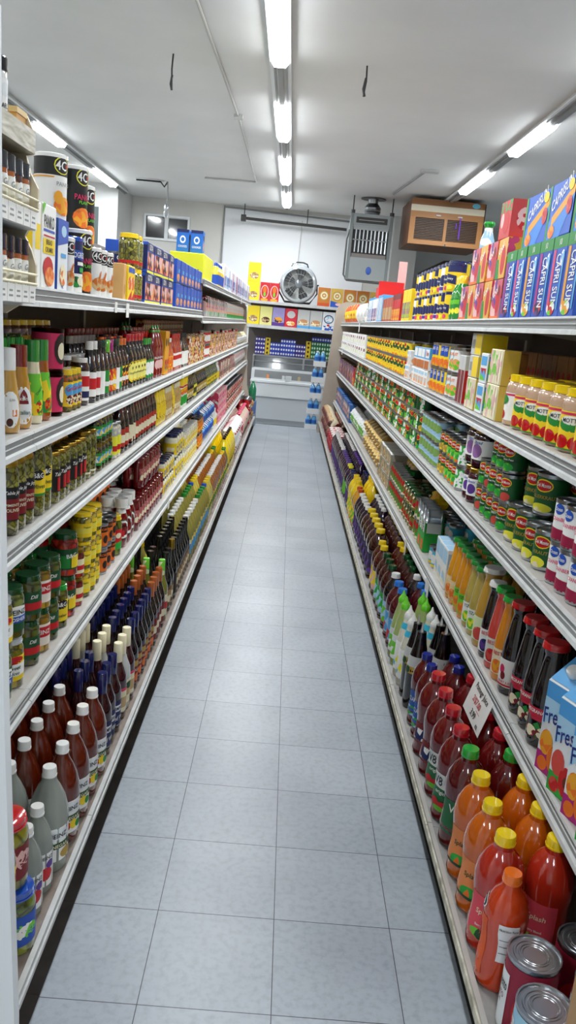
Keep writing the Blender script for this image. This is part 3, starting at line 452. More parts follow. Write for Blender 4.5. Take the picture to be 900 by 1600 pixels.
bottle('beet_jar', 'purple beet jar, white label', .04, .13, 'jar', '3A0A20*', 'gold%', .88, .87, (.2, .7, 'white'), [D_(0, .4, .5, .15, 'purple'), T_(0, .62, .08, 'Beets', 'blue', 0, 1.3, .3)], cat='jar', name='beet_jar', off=.3)
bottle('beet_big', 'large purple beet jar', .058, .15, 'jar', '2E0818*', 'gold%', .88, .87, (.2, .7, 'white'), [D_(-.1, .42, .45, .18, '9A6AA8'), T_(0, .64, .08, 'Sliced', 'blue', 0, 1.1, .3)], cat='jar', name='beet_jar', off=.3)
# --- nectar shelf
def nectar(key, desc, liq, lid, lab, fr, r=.038, h=.27, brand=None, bc='white', body2=None):
    ops = [D_(0, .17, .6, .085, fr)] + ([T_(0, .33, .045, brand, bc, 0, 1.5)] if brand else [])
    bottle(key, desc, r, h, 'nectar', liq+'*', lid+'*', .8, .94, (.08, .38, lab), ops, name='juice_bottle', off=.3)
nectar('nec_orange', 'slim orange nectar, green lid', 'mango', 'green', 'F0D090', 'orange+peach/60', .036, .25, 'YIZA')
nectar('nec_apricot', 'slim apricot nectar, green lid', 'D8901E', 'green', 'lime', 'orange+cheddar/60', .036, .25, 'YIZA', 'dgreen')
nectar('nec_pear', 'slim pear nectar, green lid', 'pear', 'green', 'white', 'lemon+lime/60', .038, .25, 'YIZA', 'dgreen')
nectar('nec_clear', 'cloudy yellow juice bottle, white lid', 'C89A3A', 'white', 'E0F0C0', 'coral', .046, .28)
nectar('nec_blackberry', 'black juice bottle, white lid', '180810', 'white', 'white', 'purple+navy/60', .036, .26, 'BEST', 'red')
nectar('nec_grapefruit', 'pink grapefruit juice, green lid', 'coral', 'kelly', 'D8E0D8', 'coral+red/60', .037, .27, 'BEST', 'red')
nectar('nec_mango', 'bright orange mango juice, green lid', 'E08A14', 'kelly', 'F0E0C0', 'cheddar+orange/60', .037, .27, 'BEST', 'red')
bottle('pom_white', 'dark pomegranate bottle, white label', .042, .285, 'nectar', '12060A*', 'red*', .82, .94, (.08, .38, 'white'), [D_(-.3, .27, .25, .05, 'hot'), D_(-.15, .2, .22, .045, 'dred'), T_(0, .13, .035, 'CHERRY JUICE', 'red', 0, 1.4), R_(-1, .09, 1, .11, 'red')], name='juice_bottle', off=.35)
bottle('pom', 'dark pomegranate bottle, red band', .042, .285, 'nectar', '12060A*', 'red*', .82, .94, (.08, .4, '12060A*'), [R_(-2, .29, 2, .38, 'C41E3A'), T_(.1, .34, .045, 'POMEGRANATE JUICE', 'white', 0, 2.6), P_([(-.6, .29), (.8, .29), (.6, .26), (-.4, .26)], 'C41E3A'), D_(-.35, .15, .4, .055, 'dred+coral+cream/70'), D_(.45, .15, .4, .055, 'dred+coral+cream/70'), P_([(-.2, .22), (.1, .25), (.3, .2), (.05, .18)], 'green')], name='juice_bottle', off=.35)
def fresh(key, desc, f1, f2, bg):
    def build(near):
        b = MB(); w, d, h, H = .043, .043, .235, .292
        b.add([(-w, -d, 0), (w, -d, 0), (w, d, 0), (-w, d, 0), (-w, -d, h), (w, -d, h), (w, d, h), (-w, d, h), (-w, .034, H), (w, .034, H), (w, .038, H), (-w, .038, H)],
              [(3, 2, 1, 0), (0, 1, 5, 4), (1, 2, 6, 5), (2, 3, 7, 6), (3, 0, 4, 7), (4, 5, 9, 8), (6, 7, 11, 10), (8, 9, 10, 11), (5, 6, 10, 9), (7, 4, 8, 11)], 'pale*')
        lb = MB()
        ops = [R_(-.5, .82, .5, .995, '4A9CDC'), P_([(-.5, .5), (.5, .8), (.5, .82), (-.5, .82)], 'lblue'), R_(-.5, 0, .5, .22, bg), T_(0, .66, .17, 'Fresh', '1A2A7A', .25, .95, .25), D_(-.2, .34, .26, .14, f1), D_(.2, .2, .28, .16, f2), D_(.2, .2, .1, .06, '6A2A10'), D_(-.22, .1, .2, .08, f2)]
        draw(lb, flatmap((0, -d, 0), (1, 0, 0), (0, -1, 0)), [scale_op(o, 2*w, h) for o in ops], False, near)
        draw(lb, flatmap((w, 0, 0), (0, 1, 0), (1, 0, 0)), [scale_op(o, 2*d, h) for o in ops], False, near)
        lb.add([(-w*.98, -d+.0035, h+.005), (w*.98, -d+.0035, h+.005), (w*.98, .0315, H-.001), (-w*.98, .0315, H-.001)], [(0, 1, 2, 3)], '5AA8E0*')
        cap = MB().lathe([(.017, 0), (.017, .018), (.015, .021), (.004, .021)], 'white*', 18).xf(Matrix.Translation((0, -.006, .262)) @ Matrix.Rotation(.62, 4, 'X'))
        return {'body': b, 'label': lb, 'cap': cap}
    KIND[key] = dict(w=.09, d=.09, h=.292, desc=desc, cat='carton', name='juice_carton', build=build)
fresh('fresh_peach', 'blue-topped peach nectar carton', 'cheddar+orange/40', 'orange', 'magenta')
fresh('fresh_mango', 'blue-topped watermelon juice carton', 'coral', 'coral+red/60', 'kelly')
carton('milk_box', 'white and blue milk carton', .08, .08, .17, 'white', [R_(-.45, .6, .45, .95, 'lblue'), R_(-.3, .1, .4, .4, 'cream+lblue/30')], [R_(-.45, .5, .45, .9, 'lblue')], top='lblue', cat='carton', name='milk_carton')
can('evap', 'blue evaporated-milk can', .034, .085, 'cyan', [D_(0, .5, .6, .25, 'white'), R_(-2.5, .08, 2.5, .2, 'yellow')], name='milk_can')
bag('yellow_bag', 'crumpled yellow snack bag', .13, .1, .12, 'F0B818+yellow+purple/14', lumps=.25, name='snack_bag')
carton('green_pack', 'green and white milk pack', .09, .09, .19, 'kelly', [R_(-.4, .5, .4, .85, 'white'), T_(0, .68, .2, 'Lala', 'dgreen', -1.57, .8), R_(-.2, .05, .4, .3, 'orange')], [R_(-.4, .5, .4, .85, 'white')], name='milk_pack', cat='carton')
bottle('bean_jar', 'cream bean jar, dark green label', .04, .12, 'jar', 'D8B88A*', 'gold%', .88, .86, (.2, .66, 'dgreen'), [R_(-.8, .3, .8, .55, 'kelly')], cat='jar', name='bean_jar')
bottle('artichoke', 'artichoke jar, yellow-ring lid', .04, .1, 'jar', 'dolive+olive+cream/40*', 'dgreen*', .9, .86, (.2, .66, 'olive+cream+red/40'), cat='jar', name='artichoke_jar')
can('bean_can', 'bean can, red badge', .037, .1, 'olive', [D_(0, .7, .6, .14, 'red'), R_(-3.1, .05, 3.1, .5, 'olive+cream+kelly/50')], name='bean_can')
can('silver_side', 'pull-ring can lying on its side', .034, .07, 'steel%', name='tuna_can')
bag('bun_bag', 'bag of golden bread rolls', .16, .14, .13, 'E8C878+cream+C89A4A/22', lumps=.22, name='bread_bag')
carton('egg_carton', 'clear pack with white card top', .16, .14, .08, 'A09A88', [R_(-.45, .1, .45, .8, 'olive+lgrey+cream+tan/40')], top='white', name='cookie_pack')
bag('white_loaf', 'white and lime plastic bag', .16, .14, .2, 'white+pale+lime+white/14', lumps=.2)
carton('blue_box', 'blue baby-formula style box', .12, .08, .2, '3A6AB0', [R_(-.45, .1, .45, .9, '3A6AB0+navy+peach+pale/25')], name='snack_box')
carton('orange_pack', 'brown and orange cookie pack', .11, .09, .2, 'brown', [R_(-.45, .05, .45, .9, 'orange+purple+brown+tan/25')], name='cookie_pack')
# --- bottom right juices
def v8(key, desc, body, cap, lab, ops, r=.056, h=.288, prof='juice', off=.45, capr=.42, arc=.8):
    bottle(key, desc, r, h, prof, body+'*', cap+'*', capr, .92, lab, ops, name='juice_bottle', off=off, arc=arc)
v8('v8_orange', 'big orange juice bottle, yellow cap', 'C8600E', 'yellow', (.14, .5, 'E88A4A'), [T_(0, .36, .06, 'Splash', 'dgreen', .1, 1.3, .2), D_(0, .2, .5, .06, 'orange+kelly/60'), R_(-.8, .14, .8, .17, 'dgreen')])
v8('v8_pink', 'big coral juice bottle, yellow cap', 'B02A18', 'yellow', (.12, .5, 'E04A5A'), [T_(0, .36, .06, 'Splash', 'cream', .1, 1.3, .2), T_(0, .25, .025, 'Berry Blend', 'white', .1, 1), D_(0, .17, .6, .05, 'dgreen+lime/60')])
v8('v8_small', 'tomato juice bottle, orange cap', 'C23C14', 'orange', (.06, .74, 'C23C14*'), [R_(-.8, .1, .4, .62, 'E05A20'), D_(-.4, .7, .45, .06, 'white'), D_(-.4, .7, .38, .05, 'black'), T_(-.4, .7, .07, 'V8', 'white', .3, .5), R_(1.0, .3, 1.9, .64, 'pale'), T_(1.45, .6, .02, 'Nutrition Facts', 'black', 0, .8), R_(1.05, .5, 1.85, .505, 'black'), R_(1.05, .44, 1.85, .445, 'black'), R_(1.05, .38, 1.85, .385, 'black'), T_(-.4, .45, .06, 'SPICY', 'rose', 1.57, 1.3)], r=.048, h=.27, off=-.3, arc=.1)
v8('v8_red', 'tomato juice bottle, red cap', '6E0E10', 'C41828', (.12, .52, '1E6A3A'), [R_(-.75, .36, .8, .52, 'white'), D_(-.3, .44, .36, .07, 'white'), D_(-.3, .44, .3, .06, 'pale'), T_(-.25, .44, .1, 'V8', 'black', 0, .6), T_(.05, .32, .05, 'original', 'white', 0, 1.2), D_(-.3, .2, .3, .05, 'red'), D_(.2, .19, .3, .045, 'red'), D_(0, .15, .4, .03, 'lime')], arc=1.1, off=.3)
v8('v8_plain', 'dark red juice bottle, red cap', '6A0E12', 'C41828', (.16, .4, '7A141A'), [R_(-.6, .2, .6, .34, 'navy+white/40')])
v8('v8_green', 'dark red juice bottle, green cap', '5A0E10', 'kelly', (.16, .5, '1E6A3A'), [T_(0, .42, .08, 'V8', 'white')])
v8('clam', 'dark tomato bottle, navy cap', '5E1014', '1C2A8A', (.14, .5, '2A5AA8'), [T_(0, .38, .06, 'CLAMATO', 'white', 0, 1.4), R_(-.8, .15, .8, .28, 'kelly+lblue/40')], r=.045, h=.27)
bottle('sparkling', 'black sparkling bottle, white foil neck', .042, .33, 'cone', '0C0A0A*', 'pale%', .5, .62, (.42, .5, 'gold'), [D_(0, .46, .3, .04, 'dgreen')], style='point', name='sparkling_juice_bottle', neck=(.5, .62, 'lgrey'))
bottle('limeade', 'pale green drink, lime pointed cap', .04, .3, 'cone', 'A8B870*', '6CD82C*', .5, .82, (.1, .45, 'pale'), [R_(-.8, .15, .8, .35, 'lime+white/40')], style='point', name='drink_mixer_bottle')
bottle('coconut', 'cream drink, white pointed cap', .042, .3, 'cone', 'E0DCC8*', 'white*', .5, .82, (.1, .5, 'white'), [R_(-.8, .15, .8, .35, 'lemon+cyan+white/30')], style='point', name='drink_mixer_bottle', neck=(.68, .76, 'cyan'))
for nm, b, c in (('sky', '4E0C18', '2A7AD8'), ('white', '1A0A12', 'white'), ('green', '3A0E0C', 'dgreen'), ('yellow', '4A140A', 'yellow'), ('lime', '2A1030', 'lemon'), ('purple', '1C0A2A', 'purple'), ('navy', '180A20', 'navy'), ('dwhite', '1A0A20', 'white'), ('orange', 'C8901A', 'dorange'), ('amber', '34100A', 'yellow')):
    v8('juice_'+nm, 'dark juice bottle, %s cap' % dict(sky='bright blue', white='white', green='dark green', yellow='yellow', lime='lime-yellow', purple='purple', navy='dark blue', dwhite='small white', orange='red-orange', amber='bright yellow')[nm], b, c,
       (.12, .5, dict(sky='lblue+red+sky/25', white='lblue+red+lime/30', green='kelly+rose+lblue/30', yellow='yellow+lime+rose/30', lime='lime', orange='yellow+lime/30').get(nm, 'violet+pale+purple/30')), [], r=.05 if nm not in ('amber',) else .062, h=.27 if nm != 'amber' else .285, arc=1.2)
v8('juice_yellowjug', 'yellow drink jug, yellow handle', 'E8C81A', 'yellow', (.2, .5, 'yellow+lime/30'), [], r=.055, h=.29)
bottle('strawberry_pack', 'red dotted drink multipack', .09, .2, 'tall', 'B4182A+B4182A+rose/30*', 'B4182A+white/40', .9, .93, (.1, .9, 'B4182A+rose+B4182A/30'), cat='pack', name='drink_multipack')
bag('brown_pack', 'brown wrapped food bag', .15, .14, .14, 'brown+tan+dred+cream/20', lumps=.15)
can('tomato_can', 'large tomato juice can, silver lid', .054, .178, '8E1230', [R_(-1.5, .05, -.3, .78, 'pale'), T_(-.9, .62, .13, 'Sacramento', 'black', 0, 1.1), T_(-.9, .47, .07, 'TOMATO', 'dred', 0, .9), T_(-.9, .38, .07, 'JUICE', 'dred', 0, .8), D_(.6, .4, .6, .25, 'red')], name='juice_can', off=.2)
can('pineapple_can', 'large fruit juice can, green palm', .054, .178, '9CCAE0', [R_(-1.6, .05, -.5, .8, 'pale'), T_(-1, .6, .16, 'Dole', 'red', 1.4, 1.2), D_(.1, .4, .7, .4, 'kelly+dgreen+lime+dgreen/50'), D_(1.4, .3, .5, .2, 'red')], name='juice_can', off=.2)
# back wall goods
def cereal(key, desc, c, ops, w=.19): carton(key, desc, w, .06, .28, c, ops, [R_(-.5, 0, .5, 1, c)], name='cereal_box')
cereal('cer_yellow', 'yellow oat-ring cereal box', 'F0D820', [T_(0, .82, .13, 'Cheerios', 'black', 0, .85), D_(0, .3, .36, .18, 'kraft+tan+cream/40')])
cereal('cer_palegreen', 'pale yellow oat-ring cereal box', 'E0DC8A', [T_(0, .8, .12, 'Cheerios', 'dbrown', 0, .85), D_(0, .28, .34, .16, 'brown+tan/40')])
cereal('cer_purple', 'lilac oat-ring cereal box', '9A92C8', [R_(-.5, 0, .5, .2, 'purple'), T_(0, .8, .12, 'Cheerios', 'navy', 0, .85), D_(0, .33, .34, .16, 'cheddar+navy/40')])
cereal('cer_red', 'red cereal box, grey badge', 'D0203A', [D_(0, .68, .34, .2, 'lgrey'), D_(0, .2, .36, .13, 'cheddar+cream/40')])
cereal('cer_tan', 'white cereal box, brown bowl', 'lgrey', [R_(-.5, 0, .5, .14, 'sky'), T_(0, .8, .12, 'Honey', 'purple', 0, .7), D_(0, .32, .42, .17, 'C89060+cream/40')])
cereal('cer_blue', 'white cereal box, blue swirl', 'pale', [D_(0, .6, .4, .24, 'navy'), D_(0, .6, .33, .19, 'lblue+white/40'), R_(-.5, 0, .5, .24, 'blue+pale/30'), D_(0, .28, .12, .06, 'red')])
cereal('cer_brown', 'brown chocolate cereal box', '6A3A24', [D_(0, .68, .34, .2, 'white'), D_(0, .68, .26, .14, '3A2018')])
cereal('cer_redtop', 'red cereal box, white arch', 'C41420', w=.145, ops= [D_(0, .5, .42, .36, 'rose'), D_(0, .5, .34, .31, 'C41420'), D_(0, .6, .18, .18, 'orange'), D_(0, .36, .12, .12, 'lime'), D_(0, .07, .4, .08, 'cheddar')])
cereal('cer_honeyred', 'orange honey-ring cereal box', 'C8782A', [D_(0, .58, .38, .27, 'gold'), D_(0, .58, .3, .21, 'cream'), D_(0, .58, .18, .12, 'C89040'), D_(0, .58, .08, .05, 'cream'), R_(-.5, 0, .5, .18, 'C8501A')])
cereal('cer_honeyblue', 'gold and blue honey-ring box', 'D8B04A', [D_(0, .6, .38, .26, 'gold'), D_(0, .6, .3, .2, 'cream'), D_(0, .6, .18, .12, 'C89040'), D_(0, .6, .08, .05, 'cream'), P_([(-.5, 0), (.5, 0), (.5, .2), (-.5, .34)], 'blue'), D_(.15, .16, .25, .08, 'rose')])
carton('mini_pack', 'small blue and white drink pack', .078, .06, .066, '2A44B4', [D_(-.25, .5, .18, .26, 'pale'), D_(.25, .5, .18, .26, 'pale')], top='2A3A9A', name='drink_pack')
carton('mini_purple', 'small purple and white drink pack', .078, .06, .066, '3A2A8A', [D_(-.25, .5, .17, .24, 'pale'), D_(.25, .5, .17, .24, 'pale')], name='drink_pack')
carton('mini_yellow', 'small yellow drink pack', .078, .06, .066, 'E0C020', [D_(0, .5, .2, .3, 'dbrown')], name='drink_pack')
carton('mini_green', 'small green and white drink pack', .078, .06, .066, '1A6A3A', [D_(-.25, .5, .16, .3, 'C0E0C8'), D_(.22, .5, .16, .3, 'C0E0C8')], name='drink_pack')

carton('bouillon_y', 'yellow and red seasoning box', .06, .05, .085, 'E0B030', [R_(-.45, .3, .45, .7, 'red+yellow+white/60')], name='seasoning_box')
carton('spice_pink', 'pink and cream seasoning box', .06, .05, .085, 'rose', [R_(-.45, .2, .45, .7, 'dred+rose+brown/60')], name='seasoning_box')
carton('tea_cream', 'cream tea box, brown print', .07, .06, .15, 'cream', [R_(-.45, .1, .45, .6, 'brown+cream+tan/60')], name='tea_box')
carton('tea_pink', 'rose tea box, dark print', .07, .06, .165, 'B87A72', [R_(-.45, .1, .45, .6, 'maroon+rose+cream/60')], name='tea_box')
carton('foil_lilac', 'thin lilac pouch box', .05, .09, .2, 'A8A8D0', [R_(-.4, .1, .4, .7, 'navy+lblue+white/40')], name='foil_box')
bottle('herb_pink', 'pink and red spice tube', .03, .15, 'tall', 'pink+rose+maroon/30*', 'dred*', .8, .9, (.02, .28, 'lgrey'), name='spice_tube')
can('tan_tall', 'tall cream milk-powder can', .04, .12, 'cream+tan+dred/40', name='milk_can')
can('red_tall', 'bright red milk-powder can', .04, .12, 'red+dred+cream/50', name='milk_can')
carton('white_box', 'white box, pale blue print', .14, .1, .11, 'white', [R_(-.45, .1, .3, .5, 'lblue+white+lemon/40')], name='cracker_box')
carton('purple_pack', 'purple and orange cookie pack', .11, .09, .19, '6A3A6A', [R_(-.45, .05, .45, .9, 'purple+orange+rose/25')], name='cookie_pack')
carton('brown_pack_box', 'dark olive cookie pack', .11, .09, .2, '5A4A1A', [R_(-.3, .3, .3, .8, 'gold+dbrown/25')], name='cookie_pack')
carton('navy_box', 'dark blue snack box', .12, .08, .19, 'navy', [R_(-.45, .1, .45, .6, 'sky+navy+white/25')], name='snack_box')
bottle('honey_jar', 'amber jar, flat yellow lid', .04, .125, 'jar', '6A3A10*', 'yellow*', .95, .86, (.2, .6, 'E8B820'), [P_([(-1, .22), (1, .3), (1, .55), (-1, .4)], 'dbrown')], cat='jar', name='honey_jar')
canister('mix_c', 'white drink-mix canister, navy lid', .044, .135, 'white', 'white', 'navy*', [D_(0, .45, .6, .2, 'navy'), R_(-.6, .1, .6, .22, 'purple')], name='drink_mix_canister')

# ------------------------------------------------------------------ linking objects
def link(name, me, parent=None):
    o = bpy.data.objects.new(name, me); COL.objects.link(o)
    if parent: o.parent = parent
    return o
def thing(name, label, cat, loc=(0, 0, 0), rz=0, group=None):
    o = link(name, None); o.location = loc; o.rotation_euler = (0, 0, rz); o.empty_display_size = .05
    o['label'] = label; o['category'] = cat
    if group: o['group'] = group
    return o
def part(name, mb, parent, label=None):
    o = link(name, mb.mesh(name), parent)
    if label: o['label'] = label
    return o
def single(name, mb, label, cat, loc=(0, 0, 0), rz=0, group=None):
    o = link(name, mb.mesh(name)); o.location = loc; o.rotation_euler = (0, 0, rz); o['label'] = label; o['category'] = cat
    if group: o['group'] = group
    return o
def struct(name, mb):
    o = link(name, mb.mesh(name)); o['kind'] = 'structure'; return o

# ------------------------------------------------------------------ shelves: side, x of the lip, height, label phrase
SH = {'L0': (-1, .61, 1.765, 'high shelf'), 'L1b': (-1, .61, 1.52, 'herb shelf'), 'L1': (-1, .61, 1.556, 'crumb shelf'), 'L2': (-1, .61, 1.21, 'sauce shelf'), 'L3': (-1, .61, .955, 'olive shelf'),
      'L4': (-1, .61, .52, 'pickle shelf'), 'L5': (-1, .432, .155, 'vinegar shelf'),
      'R1': (1, .70, 1.605, 'pouch shelf'), 'R2': (1, .70, 1.26, 'applesauce shelf'), 'R3': (1, .70, .92, 'vegetable shelf'), 'R4': (1, .70, .50, 'nectar shelf'), 'R5': (1, .512, .16, 'juice shelf')}
ORD1 = 'first second third fourth fifth sixth seventh eighth ninth tenth eleventh twelfth thirteenth fourteenth fifteenth sixteenth seventeenth eighteenth nineteenth'.split()
TENS = {2: 'twent', 3: 'thirt', 4: 'fort', 5: 'fift', 6: 'sixt', 7: 'sevent', 8: 'eight', 9: 'ninet'}
def ordinal(n):
    if n < 20: return ORD1[n-1]
    if n % 10 == 0: return TENS[n//10] + 'ieth'
    return TENS[n//10] + 'y-' + ORD1[n % 10-1]
ROWW = ['front row', 'second row', 'third row', 'fourth row', 'fifth row', 'sixth row']
TIERW = ['bottom tier', 'second tier', 'third tier', 'fourth tier', 'fifth tier']
_mesh = {}
def meshes(key, near):
    if (key, near) not in _mesh:
        ps = KIND[key]['build'](near)
        if not near:
            m = MB()
            for p in ps.values(): m.merge(p)
            ps = {None: m}
        _mesh[key, near] = {n: p.mesh(n or KIND[key]['name']) for n, p in ps.items()}
    return _mesh[key, near]
PLACED = []
def put(key, shelf, x, y, z, rz, row=None, tier=None):
    PLACED.append((key, shelf, x, y, z, rz, row, tier))
NEAR_Y = 4.4
def clear_overlaps():
    """keep the goods that stand in front; leave out any that would run into one already placed"""
    cells = {}; kept = []
    def foot(p):
        K = KIND[p[0]]; q = abs(math.sin(p[5])) > .7
        return (K['d']/2, K['w']/2) if q else (K['w']/2, K['d']/2)
    for p in sorted(PLACED, key=lambda p: ((p[6] or 0), p[4])):
        fx, fy = foot(p); key = int(p[3]*4); ok = True; h = KIND[p[0]]['h']
        for c in (key-1, key, key+1):
            for q in cells.get((p[1][0], c), ()):
                gx, gy = foot(q); e = .004
                if abs(p[2]-q[2]) < fx+gx-e and abs(p[3]-q[3]) < fy+gy-e and p[4] < q[4]+KIND[q[0]]['h']-.001 and q[4] < p[4]+h-.001:
                    if KIND[p[0]].get('round') and KIND[q[0]].get('round') and math.hypot(p[2]-q[2], p[3]-q[3]) > (fx+gx+fy+gy)/2-e: continue
                    ok = False; break
            if not ok: break
        if abs(p[2]) + fx > 1.119: ok = False
        if ok: cells.setdefault((p[1][0], key), []).append(p); kept.append(p)
    # nothing may hang in the air: an upper tier needs goods or the shelf under it
    out = []
    for p in kept:
        z0 = SH[p[1]][2]
        if p[4] > z0+.01:
            if not any(q[1] == p[1] and abs(q[2]-p[2]) < .07 and abs(q[3]-p[3]) < .08 and abs(q[4]+KIND[q[0]]['h']-p[4]) < .012 for c in range(int(p[3]*4)-1, int(p[3]*4)+2) for q in cells.get((p[1][0], c), ())):
                lower = [q for c in range(int(p[3]*4)-1, int(p[3]*4)+2) for q in cells.get((p[1][0], c), ()) if q is not p and q[1] == p[1] and abs(q[2]-p[2]) < .07 and abs(q[3]-p[3]) < .07 and q[4] < p[4]]
                if not lower: continue
                q = max(lower, key=lambda q: q[4]+KIND[q[0]]['h']); i = p[4]
                p2 = p[:4] + (q[4]+KIND[q[0]]['h']+.001,) + p[5:]
                cells[p[1][0], int(p[3]*4)].remove(p); cells[p[1][0], int(p[3]*4)].append(p2); p = p2
        out.append(p)
    PLACED[:] = out
def flush_products():
    clear_overlaps()
    cnt = {}
    for key, shelf, x, y, z, rz, row, tier in sorted(PLACED, key=lambda p: p[3]):
        K = KIND[key]; near = y < NEAR_Y
        ck = (K['desc'], shelf, row, tier); cnt[ck] = cnt.get(ck, 0)+1
    tot = dict(cnt); cnt = {}
    for key, shelf, x, y, z, rz, row, tier in sorted(PLACED, key=lambda p: p[3]):
        K = KIND[key]; near = y < NEAR_Y
        ck = (K['desc'], shelf, row, tier); cnt[ck] = cnt.get(ck, 0)+1
        for tail in ('from near end', 'along'):
            lab = K['desc'] + ' on ' + SH[shelf][3]
            if tot[ck] > 1: lab += ', %s %s' % (ordinal(cnt[ck]), tail)
            if row is not None: lab += ', ' + ROWW[row]
            if tier is not None: lab += ' ' + TIERW[tier]
            if len(lab.split()) <= 16: break
        grp = K['desc'] + 's on the ' + (SH[shelf][3] if shelf in SH else shelf)
        ms = meshes(key, near)
        if near:
            t = thing(K['name'], lab, K['cat'], (x, y, z), rz, grp)
            for n, me in ms.items(): link(n, me, t)
        else:
            o = link(K['name'], ms[None]); o.location = (x, y, z); o.rotation_euler = (0, 0, rz)
            o['label'] = lab; o['category'] = K['cat']; o['group'] = grp
rnd = random.Random(11)
def seg(shelf, keys, y0, y1, rows=1, tiers=1, inset=.025, gap=.004, yaw=.12, z=0, row0=0, tier0=0, jit=.004, drop=0, stag=0, face=0, mix=False):
    """a run of goods along a shelf from y0 to y1 (metres from the camera), rows deep, tiers high"""
    s, fx, sz, _ = SH[shelf]
    if shelf not in ('L5', 'R5'):
        y0, y1 = [q*(1+((inset+.02)/fx)*max(0, min(1, (11.9-q)/5))) for q in (y0, y1)]
    keys = keys if isinstance(keys, (list, tuple)) else [keys]
    y = y0; i = 0; turned = abs(face) > 1
    while True:
        key = rnd.choice(keys) if mix else keys[i % len(keys)]; K = KIND[key]; w, d = (K['d'], K['w']) if turned else (K['w'], K['d'])
        if y + w > y1 + .005: break
        for r in range(rows):
            tn = tiers if not isinstance(tiers, (list, tuple)) else tiers[min(r, len(tiers)-1)]
            for t in range(tn):
                if t == tn-1 and tn > 1 and rnd.random() < drop: continue
                kt = keys[(i+t) % len(keys)] if len(keys) > 1 and K['h'] == KIND[keys[(i+t) % len(keys)]]['h'] and K['w'] == KIND[keys[(i+t) % len(keys)]]['w'] else key
                x = s*(fx + inset + d/2 + r*(d+.004) + rnd.uniform(0, jit))
                put(kt, shelf, x, y + w/2 + (stag*r if stag else 0), sz + z + t*(K['h']+.0015) + .0008, -s*PI/2 + s*face + (s*.38 if K.get('round') else 0) + rnd.uniform(-yaw, yaw), (r+row0) if rows > 1 or row0 else None, (t+tier0) if tn > 1 or tier0 else None)
        y += w + gap; i += 1
    return y

# ------------------------------------------------------------------ goods on the crumb-and-vinegar gondola
BOX = dict(yaw=.03, jit=.003)
seg('L1', 'panko_yellow', 1.915, 1.97, **BOX)
seg('L1', 'panko', 1.975, 2.1, **BOX)
seg('L1', 'crumb_blue', 2.105, 2.21, yaw=.02)
seg('L1', 'crumb_small', 2.215, 2.305)
seg('L1', 'progresso', 2.31, 2.4)
seg('L1', 'crumb_black', 2.405, 2.5)
seg('L1', 'crumb_small', 2.53, 2.85)
seg('L1', 'progresso', 2.35, 2.7, inset=.16, row0=1)
seg('L1', 'crumb_black', 1.9, 2.4, inset=.14, row0=1)
seg('L1', 'crumb_big', 2.14, 2.235, inset=.09, z=.2, tier0=1)
seg('L1', 'crumb_big', 2.02, 2.2, inset=.21, z=.2, tier0=1, row0=1)
seg('L1', 'crumb_black', 2.35, 2.55, inset=.06, z=.192, tier0=1)
seg('L1', 'crouton', 2.92, 2.98, **BOX)
seg('L1', 'cereal_snack', 2.99, 3.14, **BOX)
seg('L1', 'olive_top', 3.15, 3.34, tiers=2)
seg('L1', ['goya_can'], 2.9, 3.4, rows=2, tiers=2, inset=.13, row0=1)
seg('L1', 'goya_box', 3.35, 4.2, tiers=2, **BOX)
seg('L1', 'goya_blue', 4.2, 5.45, tiers=2, **BOX)
seg('L1', 'flour_box', 2.95, 5.4, tiers=5, inset=.14, row0=1, **BOX)
y = seg('L0', ['yellow_soap'], 6.5, 7.0, inset=.02)
seg('L0', ['foil_box', 'foil_red', 'foil_lilac', 'foil_box'], 7.0, 11.8, rows=1, yaw=.05, mix=True)
seg('L1b', ['herb_pink', 'herb_tube'], 5.8, 7.6, rows=2, mix=True); seg('L1b', 'herb_tube', 7.6, 10.7, rows=2)
# sauce shelf
seg('L2', 'ken_light', 1.8, 1.87); seg('L2', 'ken_italian', 1.88, 1.96)
seg('L2', 'dressing_ranch', 1.98, 2.05); seg('L2', 'dressing_zesty', 2.05, 2.12)
seg('L2', ['dressing_ranch', 'dressing_zesty'], 1.75, 2.1, inset=.1, row0=1, rows=3)
seg('L2', 'honey_jar', 1.75, 2.1, inset=.24, row0=4, tiers=2, rows=1)
seg('L2', 'pink_tin', 2.14, 2.24, tiers=2, gap=0)
seg('L2', 'chili_jar', 2.26, 2.43)
seg('L2', 'jam_jar', 2.26, 2.5, inset=.09, row0=1); seg('L2', 'jam_jar', 2.44, 2.52)
seg('L2', 'browning_bottle', 2.3, 2.64, inset=.17, row0=2); seg('L2', 'browning_bottle', 2.53, 2.65)
seg('L2', ['sauce_black', 'sauce_green', 'sauce_lime', 'sauce_magenta'], 2.66, 3.0)
seg('L2', ['sauce_orange', 'sauce_red', 'sauce_black'], 2.68, 3.2, inset=.09, row0=1, rows=2)
seg('L2', 'sauce_orange', 3.0, 3.14); seg('L2', 'soy_sauce', 3.14, 3.5); seg('L2', 'soy_sauce', 2.3, 3.5, inset=.27, row0=3, z=.0)
seg('L2', 'soy_sauce', 3.22, 3.6, inset=.1, row0=1)
seg('L2', 'soy_green', 3.5, 3.7, rows=2)
seg('L2', 'sriracha', 3.72, 3.95, rows=3)
seg('L2', 'mole_box', 3.96, 4.1, rows=2, **BOX)
seg('L2', 'hot_sauce_orange', 4.12, 4.3, rows=2); seg('L2', 'hot_sauce', 4.3, 4.65, rows=2)
seg('L2', 'sauce_black', 4.66, 4.9, rows=2)
seg('L2', ['bouillon', 'spice_small', 'tan_can', 'bouillon_y'], 4.9, 5.8, tiers=2, rows=2, mix=True, **BOX)
seg('L2', 'white_can', 5.8, 6.2, tiers=2); seg('L2', ['spice_small', 'bouillon_y', 'tan_can', 'spice_pink', 'white_can'], 6.2, 9.6, tiers=2, mix=True, **BOX)
